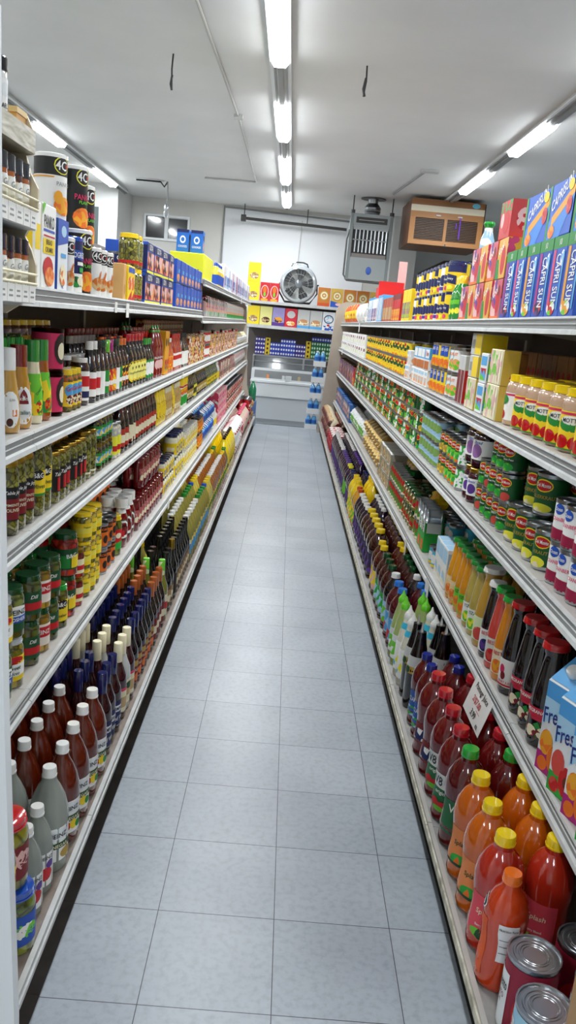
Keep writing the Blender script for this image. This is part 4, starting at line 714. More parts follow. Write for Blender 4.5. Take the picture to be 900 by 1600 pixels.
seg('L2', 'spice_small', 3.3, 4.6, tiers=3, inset=.3, row0=4, **BOX)
seg('L2', 'noodle_bag', 9.7, 11.9)
# olive shelf
seg('L3', 'olive_pimento', 1.8, 1.99, rows=4)
seg('L3', 'olive_bg', 2.0, 2.15, rows=4)
seg('L3', 'olive_small', 2.15, 2.33, rows=3); seg('L3', 'olive_small', 2.33, 2.5, rows=2); seg('L3', 'olive_plain', 2.5, 2.64, rows=3)
seg('L3', 'pimento_jar', 2.2, 2.64, rows=2, tiers=2, inset=.2, row0=3)
seg('L3', 'caper_jar', 2.65, 2.9, rows=4, tiers=2); seg('L3', 'onion_jar', 2.9, 3.02, rows=3)
seg('L3', 'bbq', 3.03, 3.18, rows=3); seg('L3', 'bbq_black', 3.18, 3.3, rows=3); seg('L3', 'bbq', 3.3, 3.85, rows=3)
seg('L3', 'mustard', 3.86, 4.12, rows=2); seg('L3', 'mustard_brown', 4.13, 4.35, rows=2); seg('L3', 'mustard', 4.36, 4.45); seg('L3', 'blue_tin', 4.1, 4.9, inset=.12, row0=1)
seg('L3', 'mustard_brown', 4.46, 4.7); seg('L3', 'adobo', 4.72, 5.0, rows=2)
seg('L3', 'dark_vinegar', 5.0, 5.3, rows=2); seg('L3', 'yellow_label', 5.3, 5.5, rows=2); seg('L3', 'dark_vinegar', 5.5, 6.1, rows=2); seg('L3', 'olive_oil', 6.1, 7.0, rows=2)
seg('L3', 'white_syrup', 7.0, 7.25); seg('L3', ['tea_box', 'tea_cream', 'tea_pink'], 7.25, 9.4, mix=True, **BOX); seg('L3', 'garlic_bag', 9.4, 11.9)
# pickle shelf
seg('L4', ['pickle_heinz', 'pickle_yellow'], 1.76, 1.98, rows=3, tiers=2)
seg('L4', 'pickle_green', 1.985, 2.07, rows=3, tiers=2); seg('L4', 'pickle_red', 2.075, 2.16, rows=3, tiers=2)
seg('L4', 'pickle_green', 2.165, 2.25, rows=3, tiers=2); seg('L4', 'pickle_bg', 2.26, 2.34, rows=1, tiers=1); seg('L4', 'pepper_red', 2.35, 2.44, rows=2, tiers=2)
seg('L4', 'pepper_red', 2.25, 2.34, rows=2, tiers=2, inset=.12, row0=1)
seg('L4', 'salsa', 2.45, 2.53, rows=2, tiers=2)
seg('L4', 'pepper_yellow', 2.54, 2.78, rows=2, tiers=3)
seg('L4', 'morena_can', 2.79, 3.02, rows=2, tiers=2); seg('L4', 'morena_big', 2.4, 2.9, inset=.17, row0=2, tiers=2)
seg('L4', 'jalapeno', 3.03, 3.13, rows=2); seg('L4', 'ketchup', 3.14, 3.4, rows=4)
seg('L4', 'ketchup', 2.95, 3.4, inset=.18, row0=2, rows=2)
seg('L4', 'ketchup_squeeze', 3.42, 4.15, rows=3, stag=.01); seg('L4', 'ketchup_squeeze', 3.5, 4.1, inset=.05, z=.155, tier0=1, rows=2)
seg('L4', 'mayo_small', 4.17, 4.6, rows=2, tiers=2); seg('L4', 'mayo', 4.2, 4.8, inset=.12, row0=1, tiers=2)
seg('L4', 'mayo', 4.6, 5.0, tiers=2); seg('L4', 'mayo_pale', 5.0, 5.7, rows=2, tiers=2)
seg('L4', 'peanut', 5.7, 6.1, rows=2, tiers=2); seg('L4', 'blue_pack', 6.1, 7.0, rows=3, tiers=2); seg('L4', 'white_syrup', 7.0, 7.3, tiers=1)
seg('L4', 'pink_pack', 7.3, 8.4, rows=3, tiers=3, **BOX); seg('L4', ['pink_can', 'tan_tall', 'red_tall'], 8.4, 11.9, rows=2, tiers=2, mix=True)
# vinegar shelf
seg('L5', ['pickle_big'], 1.36, 1.47, tiers=2, inset=.02); seg('L5', 'pickle_blue', 1.475, 1.575, inset=.012)
seg('L5', 'pickle_redlid', 1.475, 1.59, inset=.03, z=.152, tier0=1)
seg('L5', 'pickle_redlid', 1.47, 1.58, inset=.12, row0=1, tiers=2)
seg('L5', 'vinegar_small', 1.585, 1.75, rows=1); seg('L5', 'vinegar_clear', 1.6, 1.72, rows=3, inset=.11, row0=1)
seg('L5', 'vinegar_clear', 1.745, 1.855, rows=3, inset=.012); seg('L5', 'vinegar_cider', 1.86, 2.3, rows=4, inset=.014, gap=.012)
seg('L5', 'vinegar_wine', 2.31, 2.55, rows=4); seg('L5', ['vinegar_rose', 'vinegar_white'], 2.55, 2.78, rows=4)
seg('L5', 'cook_navy', 2.78, 3.2, rows=5); seg('L5', 'cook_orange', 3.2, 3.5, rows=5); seg('L5', 'cook_lime', 3.5, 3.62, rows=4)
seg('L5', 'cook_black', 3.62, 3.8, rows=5); seg('L5', 'cook_gold', 3.8, 3.88, rows=1); seg('L5', 'oil_yellow', 3.8, 3.9, rows=1, inset=.17, row0=2)
seg('L5', 'cook_black', 3.89, 4.4, rows=5)
seg('L5', 'oil_white', 4.42, 5.0, rows=4); seg('L5', 'oil_green', 5.0, 5.36, rows=4); seg('L5', 'oil_blue', 5.36, 5.46, rows=4); seg('L5', 'oil_yellow', 5.46, 5.72, rows=4)
seg('L5', 'oil_amber', 5.72, 6.75, rows=4); seg('L5', 'oil_amberyellow', 6.75, 6.95, rows=4); seg('L5', 'oil_ambergreen', 6.95, 7.2, rows=3)
seg('L5', 'oil_jug', 7.2, 8.1, rows=2); seg('L5', 'rice_bag', 8.1, 9.4, rows=2, tiers=2); seg('L5', 'pinkneck_bag', 9.4, 10.9, rows=2); seg('L5', 'red_can', 10.9, 11.5, rows=2, tiers=2); seg('L5', 'gold_bag', 11.5, 12.0, rows=2, tiers=2)
# ------------------------------------------------------------------ goods on the juice gondola
seg('R1', ['capri0', 'capri1', 'capri2'], 2.06, 2.81, **BOX)
seg('R1', 'capri_flat', 1.95, 2.7, z=.227, tier0=1, inset=.03, **BOX)
seg('R1', 'capri_flat', 1.85, 2.12, z=.384, tier0=2, inset=.03, **BOX)
seg('R1', ['kool', 'kool_y'], 2.8, 3.55, tiers=1, **BOX); seg('R1', ['kool_y', 'kool'], 2.8, 3.35, z=.142, tier0=1, **BOX); seg('R1', 'kool_g', 2.82, 2.97, z=.284, tier0=2, inset=.03, **BOX)
seg('R1', 'kool', 2.75, 3.3, inset=.14, row0=1, z=0, tiers=2, **BOX)
seg('R1', 'lemon_juice', 3.58, 3.76, rows=1)
seg('R1', ['mix_a', 'mix_b', 'mix_a', 'mix_c'], 3.8, 4.9, tiers=2, mix=True, yaw=.4); seg('R1', 'mix_big', 3.8, 4.8, inset=.15, row0=1, tiers=2)
seg('R1', 'yellow_tea', 4.95, 5.35, **BOX); seg('R1', 'red_tea', 5.4, 5.85, **BOX); seg('R1', 'brown_tea', 5.85, 6.5, **BOX); seg('R1', 'blue_tea', 6.5, 6.9, **BOX); seg('R1', 'mix_box', 6.9, 7.3, **BOX)
seg('R1', ['red_tea', 'yellow_tea'], 5.0, 6.4, inset=.14, row0=1, **BOX)
seg('R1', ['mix_box', 'blue_tea'], 7.3, 7.8, **BOX); seg('R1', 'chips_white', 8.4, 9.6); seg('R1', 'chips', 9.7, 11.9)
# applesauce shelf
seg('R2', 'mott', 1.74, 2.5, rows=2, inset=.03, gap=.002); seg('R2', 'mott_back', 2.5, 2.64, rows=1, inset=.03)
seg('R2', 'juice_brick', 1.85, 3.0, inset=.25, row0=2, rows=2, tiers=1, z=0, **BOX); seg('R2', 'juice_brick', 2.0, 3.2, inset=.3, row0=2, z=.122, tier0=1, **BOX)
seg('R2', 'juice_six', 2.66, 2.84, tiers=2, inset=.02, yaw=.02)
seg('R2', 'juice_brick', 2.66, 2.84, inset=.09, row0=1, tiers=2, rows=2, **BOX)
seg('R2', 'water_box', 2.86, 2.98, tiers=2, **BOX); seg('R2', 'juice_six', 2.99, 3.16, tiers=1, **BOX); seg('R2', 'yellow_wrap', 2.99, 3.2, z=.122, tiers=2, tier0=1, **BOX)
seg('R2', 'red_stick', 3.2, 3.4, **BOX); seg('R2', 'fruit_mix', 3.42, 3.62, tiers=2); seg('R2', 'peach_big', 3.63, 4.05, tiers=2, rows=2)
seg('R2', 'cup_white', 4.07, 4.65, tiers=1, yaw=.05); seg('R2', 'dole', 4.06, 4.7, z=.087, tier0=1, yaw=.05); seg('R2', 'cup_white', 4.66, 4.85, tiers=2)
seg('R2', ['fruit_yellow', 'fruit_gold'], 4.86, 7.6, tiers=2, rows=2, mix=True, yaw=.7); seg('R2', ['white_red_box', 'white_box'], 7.7, 11.9, tiers=2, mix=True, **BOX)
# vegetable shelf
seg('R3', 'cranberry', 1.6, 2.02, rows=3, tiers=2, gap=.002)
seg('R3', 'kraut_small', 2.03, 2.2, rows=1, tiers=1); seg('R3', 'sauerkraut', 2.04, 2.3, rows=3, tiers=1, inset=.1, row0=1); seg('R3', 'sauerkraut', 2.21, 2.42, rows=1)
seg('R3', 'sauerkraut', 2.08, 2.4, rows=2, tiers=1, inset=.06, z=.124, tier0=1)
seg('R3', ['peas', 'beet_can', 'peas'], 2.43, 2.85, rows=4, tiers=2); seg('R3', 'peas', 2.44, 2.7, rows=2, z=.194, tier0=2)
seg('R3', 'beet_jar', 2.86, 3.04, rows=2); seg('R3', 'beet_big', 2.84, 3.08, z=.134, inset=.03, tier0=1, rows=1)
seg('R3', 'green_white', 3.08, 3.16, rows=3, tiers=2); seg('R3', 'mixed_veg', 3.16, 3.4, rows=3, tiers=2); seg('R3', 'corn', 3.4, 3.6, rows=3, tiers=2)
seg('R3', 'white_veg', 3.6, 4.1, rows=2, tiers=2); seg('R3', ['peas', 'corn', 'green_white', 'mixed_veg', 'beet_can'], 4.1, 8.6, rows=1, tiers=3, drop=.3, mix=True, yaw=.8)
seg('R3', 'peas', 4.1, 8.6, rows=1, tiers=2, inset=.1, row0=1)
seg('R3', 'red_tea', 8.7, 8.9); seg('R3', ['orange_pack', 'purple_pack', 'brown_pack_box'], 8.9, 11.9, rows=1, mix=True, **BOX)
# nectar shelf
seg('R4', ['fresh_mango', 'fresh_peach'], 1.23, 1.83, rows=2, inset=.012, gap=.01, yaw=.05, face=.4)
seg('R4', 'pom', 1.85, 2.14, inset=.015, gap=.008); seg('R4', 'pom_white', 2.145, 2.235, inset=.015)
seg('R4', 'pom', 1.8, 2.2, inset=.105, row0=1, rows=2)
seg('R4', 'nec_mango', 2.24, 2.32, rows=2, inset=.015); seg('R4', 'nec_grapefruit', 2.325, 2.405, rows=2, inset=.015); seg('R4', 'nec_blackberry', 2.41, 2.49, rows=2, inset=.015)
seg('R4', 'nec_clear', 2.495, 2.595, rows=3, inset=.015); seg('R4', 'nec_pear', 2.6, 2.76, rows=3, inset=.015); seg('R4', 'nec_apricot', 2.76, 2.91, rows=3, inset=.015); seg('R4', 'nec_orange', 2.91, 3.06, rows=3, inset=.015)
seg('R4', 'milk_box', 3.06, 3.32, rows=1, **BOX); seg('R4', 'evap', 3.08, 3.4, rows=2, tiers=2, inset=.12, row0=1)
seg('R4', 'evap', 3.33, 3.5, rows=1, tiers=1); seg('R4', 'green_pack', 3.6, 3.8, **BOX); seg('R4', 'yellow_bag', 3.4, 3.68, inset=.11, row0=1, z=0, tiers=2)
seg('R4', 'bean_can', 3.81, 4.0, rows=1, tiers=2); seg('R4', 'artichoke', 4.0, 4.4, rows=2, tiers=2)
seg('R4', 'bean_jar', 4.2, 4.7, inset=.12, row0=1, rows=2, tiers=2)
seg('R4', 'bean_can', 4.4, 5.0, rows=1, tiers=2); seg('R4', 'egg_carton', 5.0, 5.7, tiers=3, rows=2, yaw=.1); seg('R4', 'bun_bag', 5.7, 7.0, rows=2, tiers=2)
seg('R4', 'white_loaf', 7.0, 8.8, rows=2); seg('R4', ['blue_box', 'blue_box', 'navy_box'], 8.8, 11.9, rows=1, mix=True, **BOX)
# juice shelf
J = dict(gap=.012, yaw=.06, jit=.002, inset=.016)
seg('R5', 'pineapple_can', 1.215, 1.33, rows=1, inset=.012); seg('R5', 'tomato_can', 1.345, 1.46, rows=1, inset=.028); seg('R5', 'tomato_can', 1.28, 1.5, inset=.145, row0=1)
seg('R5', 'v8_small', 1.475, 1.575, rows=2, inset=.012)
seg('R5', 'v8_pink', 1.58, 1.7, rows=2, **J); seg('R5', 'v8_orange', 1.705, 1.95, rows=2, **J)
seg('R5', 'v8_green', 1.96, 2.075, rows=2, **J); seg('R5', 'v8_red', 2.08, 2.32, rows=2, **J); seg('R5', 'v8_plain', 2.325, 2.56, rows=3, **J)
seg('R5', 'clam', 2.57, 2.8, rows=2, yaw=.06); seg('R5', 'sparkling', 2.81, 3.0, rows=2, yaw=.06); seg('R5', 'coconut', 3.0, 3.2, rows=2); seg('R5', 'limeade', 3.2, 3.38, rows=2)
for k, a, b, n in (('sky', 3.39, 3.62, 2), ('white', 3.62, 3.75, 2), ('green', 3.75, 4.1, 2), ('yellow', 4.1, 4.35, 2), ('amber', 4.4, 5.05, 2), ('dwhite', 5.05, 5.6, 2), ('orange', 5.6, 5.85, 1), ('yellowjug', 5.85, 6.2, 2), ('navy', 6.2, 6.6, 2), ('lime', 6.6, 6.82, 1), ('purple', 6.82, 7.6, 2), ('dwhite', 7.6, 8.9, 2)):
    seg('R5', 'juice_'+k, a, b, rows=n, yaw=.1)
seg('R5', 'strawberry_pack', 8.95, 9.9, tiers=1, rows=1); seg('R5', 'brown_pack', 9.95, 11.2, rows=2, tiers=2); seg('R5', 'brown_pack', 11.2, 11.9, tiers=2)
SH['R5s'] = SH['R5']

# ------------------------------------------------------------------ room
def node_mat(name, fn):
    m = bpy.data.materials.new(name); m.use_nodes = True; fn(m.node_tree, m.node_tree.nodes['Principled BSDF']); return m
def floor_nodes(nt, b):
    N, L = nt.nodes.new, nt.links.new
    tc = N('ShaderNodeTexCoord'); mp = N('ShaderNodeMapping'); br = N('ShaderNodeTexBrick'); L(tc.outputs['Object'], mp.inputs[0])
    mp.inputs['Location'].default_value = (-.0889+.3048*40, -1.5417+.3048*40, 0)
    L(mp.outputs[0], br.inputs[0])
    br.offset = 0; br.squash = 1
    for k, v in (('Scale', 1), ('Mortar Size', .0011), ('Mortar Smooth', .1), ('Bias', 0), ('Brick Width', .3048), ('Row Height', .3048)): br.inputs[k].default_value = v
    br.inputs['Color1'].default_value = (.37, .41, .455, 1); br.inputs['Color2'].default_value = (.41, .45, .495, 1); br.inputs['Mortar'].default_value = (.05, .05, .055, 1)
    n1 = N('ShaderNodeTexNoise'); n1.inputs['Scale'].default_value = 55; n1.inputs['Detail'].default_value = 6; L(tc.outputs['Object'], n1.inputs[0])
    n2 = N('ShaderNodeTexNoise'); n2.inputs['Scale'].default_value = 2.2; n2.inputs['Detail'].default_value = 4; L(tc.outputs['Object'], n2.inputs[0])
    cr = N('ShaderNodeValToRGB'); cr.color_ramp.elements[0].position = .3; cr.color_ramp.elements[0].color = (.88, .88, .88, 1); cr.color_ramp.elements[1].position = .55; cr.color_ramp.elements[1].color = (1.05, 1.05, 1.05, 1); L(n1.outputs[0], cr.inputs[0])
    c2 = N('ShaderNodeValToRGB'); c2.color_ramp.elements[0].position = .35; c2.color_ramp.elements[0].color = (.86, .86, .87, 1); c2.color_ramp.elements[1].position = .65; c2.color_ramp.elements[1].color = (1.04, 1.04, 1.03, 1); L(n2.outputs[0], c2.inputs[0])
    sp = N('ShaderNodeTexNoise'); sp.inputs['Scale'].default_value = 30; sp.inputs['Detail'].default_value = 8; sp.inputs['Roughness'].default_value = .8; mp2 = N('ShaderNodeMapping'); mp2.inputs['Scale'].default_value = (2.2, .8, 1); L(tc.outputs['Object'], mp2.inputs[0]); L(mp2.outputs[0], sp.inputs[0])
    c3 = N('ShaderNodeValToRGB'); c3.color_ramp.elements[0].position = .29; c3.color_ramp.elements[0].color = (.35, .35, .36, 1); c3.color_ramp.elements[1].position = .34; c3.color_ramp.elements[1].color = (1, 1, 1, 1); L(sp.outputs[0], c3.inputs[0])
    last = br.outputs['Color']
    for c in (cr, c2, c3):
        mx = N('ShaderNodeMix'); mx.data_type = 'RGBA'; mx.blend_type = 'MULTIPLY'; mx.inputs[0].default_value = 1
        L(last, mx.inputs[6]); L(c.outputs[0], mx.inputs[7]); last = mx.outputs[2]
    L(last, b.inputs['Base Color']); b.inputs['Roughness'].default_value = .34; b.inputs['Specular IOR Level'].default_value = .4
def plaster(c0, c1, sc):
    def f(nt, b):
        N, L = nt.nodes.new, nt.links.new
        tc = N('ShaderNodeTexCoord'); n = N('ShaderNodeTexNoise'); n.inputs['Scale'].default_value = sc; n.inputs['Detail'].default_value = 5
        cr = N('ShaderNodeValToRGB'); cr.color_ramp.elements[0].position = .3; cr.color_ramp.elements[1].position = .7
        cr.color_ramp.elements[0].color = c0; cr.color_ramp.elements[1].color = c1
        L(tc.outputs['Object'], n.inputs[0]); L(n.outputs[0], cr.inputs[0]); L(cr.outputs[0], b.inputs['Base Color']); b.inputs['Roughness'].default_value = .75
    return f
MATS['floor'] = node_mat('vinyl_tiles', floor_nodes)
MATS['ceil'] = node_mat('ceiling_paint', plaster((.74, .745, .73, 1), (.79, .795, .78, 1), 1.5))
MATS['wallp'] = node_mat('cream_wall_paint', plaster((.62, .61, .57, 1), (.68, .67, .63, 1), 2))
MATS['board'] = node_mat('white_wall_board', plaster((.84, .87, .9, 1), (.88, .9, .93, 1), 1))
MATS['greywall'] = node_mat('grey_wall_paint', plaster((.5, .51, .5, 1), (.56, .57, .56, 1), 2))
H = 3.35; YB = 14.3; XL = -3.9; XR = 4.2; YF = -3.5
struct('floor', MB().box(XL, YF, -.05, XR, YB, 0, 'floor'))
struct('ceiling', MB().box(XL, YF, H, XR, YB, H+.06, 'ceil'))
wb = MB()
wx0, wx1, wz0, wz1 = -2.57, -1.88, 2.72, 3.06
wb.box(XL, YB, 0, wx0, YB+.12, H, 'wallp').box(wx1, YB, 0, 1.5, YB+.12, H, 'wallp').box(wx0, YB, 0, wx1, YB+.12, wz0, 'wallp').box(wx0, YB, wz1, wx1, YB+.12, H, 'wallp').box(1.5, YB, 0, XR, YB+.12, H, 'greywall')
struct('wall_back', wb)
struct('wall_left', MB().box(XL-.1, YF, 0, XL, YB, H, 'wallp'))
struct('wall_right', MB().box(XR, YF, 0, XR+.1, YB, H, 'greywall'))
struct('wall_front', MB().box(XL, YF-.1, 0, XR, YF, H, 'wallp'))
struct('trim_1', MB().box(-1.27, YB-.012, .1, 1.12, YB-.001, 3.3, 'board'))
struct('trim_2', MB().box(1.5, YB-.5, 0, 1.9, YB-.002, H-.001, 'greywall'))
pl = MB().box(XL+.002, 13.2, 0, -2.82, 14.29, H-.001, 'greywall')
struct('wall_recess', pl)
struct('door_1', MB().box(-3.3, 13.17, 0, -3.1, 13.199, 3.0, '4A5654').box(-3.33, 13.165, 0, -3.3, 13.199, 3.03, 'lgrey').box(-3.1, 13.165, 0, -3.07, 13.199, 3.03, 'lgrey'))
wf = MB(); t = .035
wf.box(wx0-t, YB-.03, wz0-t, wx1+t, YB+.02, wz0, 'pale').box(wx0-t, YB-.03, wz1, wx1+t, YB+.02, wz1+t, 'pale').box(wx0-t, YB-.03, wz0, wx0, YB+.02, wz1, 'pale').box(wx1, YB-.03, wz0, wx1+t, YB+.02, wz1, 'pale')
wf.box(-2.26, YB-.02, wz0, -2.2, YB+.02, wz1, 'pale').box(wx0, YB+.03, wz0, -2.24, YB+.04, wz1, '08090A*').box(-2.2, YB+.01, wz0+.012, wx1, YB+.018, wz1-.012, '22282C*').box(-2.2, YB, wz0, wx1, YB+.02, wz0+.012, 'lgrey').box(-2.2, YB, wz1-.012, wx1, YB+.02, wz1, 'lgrey')
struct('window_1', wf)
MATS['brownstrip'] = node_mat('brown_floor_strip', plaster((.06, .05, .045, 1), (.09, .078, .07, 1), 12)); MATS['blackstrip'] = node_mat('black_floor_strip', plaster((.008, .008, .008, 1), (.02, .018, .016, 1), 20))
st = MB()  # thin dark strips on the floor along both gondola lips, brown and black
for i in range(36): st.box(-.6, 1.2418+.3048*i, .0001, -.4365, 1.2418+.3048*(i+1)-.0015, .002, 'brownstrip')
struct('dark_strip_1', st)
struct('dark_strip_2', MB().box(.552, 1.2, .0001, .66, 12, .003, 'blackstrip'))
struct('trim_3', MB().tube([(-1.285, YB-.02, .1), (-1.285, YB-.02, 3.33)], .012, 'grey').tube([(-1.285, YB-.03, 3.31), (1.0, YB-.03, 3.25)], .014, 'grey').tube([(.02, YB-.03, 3.2), (-.0, YB-.03, 2.3)], .006, 'lgrey'))

# ------------------------------------------------------------------ lights
MATS['lamp'] = None
lm = bpy.data.materials.new('fluorescent_glow'); lm.use_nodes = True
bb = lm.node_tree.nodes['Principled BSDF']; bb.inputs['Emission Color'].default_value = (.93, .97, 1, 1); bb.inputs['Emission Strength'].default_value = 15; bb.inputs['Base Color'].default_value = (1, 1, 1, 1)
MATS['lamp'] = lm
def fixture(x, y0, y1, lit, label):
    zc = H-.001
    t = thing('ceiling_light', label, 'light', (x, (y0+y1)/2, zc), 0, 'fluorescent ceiling lights'); L2 = (y1-y0)/2
    part('housing', MB().box(-.055, -L2, -.035, .055, L2, 0, 'lgrey').box(-.075, -L2, -.045, .075, L2, -.035, 'pale'), t)
    if lit:
        for s in (-1, 1):
            part('lamp_tube', MB().lathe([(.016, -L2+.05), (.016, L2-.05)], 'lamp', 10).xf(Matrix.Translation((s*.03, 0, -.066)) @ Matrix.Rotation(PI/2, 4, 'X')), t)
        part('lamp_diffuser', MB().extr([(-.06, -.046), (-.06, -.06), (-.04, -.088), (.04, -.088), (.06, -.06), (.06, -.046)], 'y', -L2+.03, L2-.03, 'lamp'), t)
        ld = bpy.data.lights.new('tube_light', 'AREA'); ld.shape = 'RECTANGLE'; ld.size = .1; ld.size_y = 2*L2-.1; ld.energy = LAMP; ld.color = (.93, .97, 1)
        lo = bpy.data.objects.new('tube_light', ld); COL.objects.link(lo); lo.parent = t; lo.location = (0, 0, -.092)
    else:
        part('bare_channel', MB().box(-.02, -L2, -.07, .02, L2, -.045, 'grey').box(-.05, -L2, -.055, -.035, L2, -.045, 'grey').box(.035, -L2, -.055, .05, L2, -.045, 'grey'), t)
LAMP = 36
def light_row(x, spans, where):
    e = -3.2; n = 0
    for i, (a, b) in enumerate(spans):
        if a - e > .1: fixture(x, e+.005, a-.005, False, 'unlit grey fixture section of the %s row, %s from entrance' % (where, ordinal(i+1)))
        fixture(x, a, b, True, 'glowing white ceiling tube of the %s row, %s from entrance' % (where, ordinal(i+1))); e = b
    if 13.7 - e > .1: fixture(x, e+.005, 13.7, False, 'unlit grey fixture section of the %s row beside far wall' % where)
light_row(-.243, [(-2.2, -.8), (2.5, 3.8), (4.8, 6.3), (7.36, 8.71), (9.62, 11.27), (12.08, 13.4)], 'centre')
light_row(1.97, [(-.5, .9), (2.3, 3.6), (4.7, 6.0), (7.2, 8.4), (9.33, 10.74)], 'pouch-side')
light_row(-2.83, [(-.5, .9), (2.3, 3.6), (5.0, 6.4), (9.0, 10.1), (11.55, 12.9)], 'crumb-side')

# ceiling bits
single('ceiling_conduit', MB().tube([(-.75, 2, H-.013), (-.74, 5, H-.013), (-.66, 8.2, H-.013), (-.65, 11.6, H-.013), (-.66, 11.7, H-.013), (-1.35, 11.75, H-.013)], .011, 'B8B8B4').box(-.7, 8.1, H-.03, -.62, 8.2, H-.001, 'lgrey'), 'thin painted conduit running along the ceiling beside the centre lights', 'conduit')
single('hanging_wire', MB().tube([(.37, 6.35, H), (.375, 6.35, H-.1), (.365, 6.36, H-.2)], .006, 'black').tube([(.372, 6.35, H-.08), (.36, 6.36, H-.15), (.372, 6.35, H-.2)], .009, 'black'), 'short black wire stub hanging from ceiling between centre and pouch-side lights', 'wire', group=None)
single('hanging_wire', MB().tube([(-1.03, 6.5, H), (-1.035, 6.5, H-.1), (-1.03, 6.51, H-.24)], .006, 'black').tube([(-1.03, 6.5, H-.14), (-1.04, 6.51, H-.2), (-1.03, 6.51, H-.24)], .008, 'black'), 'short black wire stub hanging from ceiling above the crumb shelf', 'wire')
t = thing('pendant_socket', 'bare bulb socket hanging on a wire before the small window', 'light', (-1.95, 12.4, H))
part('ceiling_plate', MB().lathe([(.2, -.012), (.22, 0)], 'lgrey', 20, 1, .5, cx=-.25).tube([(-.45, 0, -.02), (-.1, 0, -.02), (-.05, .03, -.08), (0, 0, -.015)], .012, 'black'), t)
part('cord', MB().tube([(0, 0, -.01), (.01, 0, -.22), (0, 0, -.32)], .008, 'grey'), t)
part('socket', MB().lathe([(.012, -.3), (.03, -.32), (.035, -.38), (.03, -.4)], 'steel%', 12), t)
part('bulb', MB().lathe([(.02, -.39), (.04, -.43), (.038, -.47), (.01, -.51)], 'pale~', 12), t)
single('ceiling_rod', MB().tube([(1.35, 9.9, H-.02), (1.2, 11.6, H-.02)], .012, 'grey').box(1.3, 9.8, H-.03, 1.5, 9.9, H-.001, 'lgrey'), 'thin grey rod on ceiling above the wooden cooler box', 'pipe')
single('black_pipe', MB().tube([(-.93, 14.0, 3.13), (-.8, 14.0, 3.125), (.5, 14.0, 3.1), (.75, 14.0, 3.095)], .024, '3E3E3C').tube([(-.98, 14.0, 3.13), (-.9, 14.0, 3.13)], .055, '4A4A48', 12).tube([(-.93, 14.0, 3.13), (-.93, 14.0, H)], .008, '4A4A48').tube([(.1, 14.0, 3.1), (.1, 14.0, H)], .008, '4A4A48'), 'dark capped pipe hung below the ceiling along the white wall board', 'pipe')

# ------------------------------------------------------------------ gondolas
MATS['shelfm'] = node_mat('shelf_enamel', plaster((.42, .40, .37, 1), (.5, .48, .45, 1), 8)); MATS['shelfm'].node_tree.nodes['Principled BSDF'].inputs['Roughness'].default_value = .4
MATS['backm'] = node_mat('gondola_back', plaster((.17, .145, .13, 1), (.21, .18, .16, 1), 3))
MATS['deckL'] = node_mat('worn_deck', plaster((.2, .15, .12, 1), (.34, .29, .25, 1), 14)); MATS['deckR'] = node_mat('grey_deck', plaster((.26, .25, .24, 1), (.4, .4, .38, 1), 14))
MATS['lipw'] = node_mat('lip_enamel', plaster((.5, .51, .5, 1), (.6, .61, .6, 1), 20)); MATS['endp'] = node_mat('end_panel', plaster((.44, .37, .3, 1), (.52, .45, .37, 1), 4))
MATS['wornedge'] = node_mat('worn_edge', plaster((.3, .27, .2, 1), (.75, .72, .6, 1), 26))
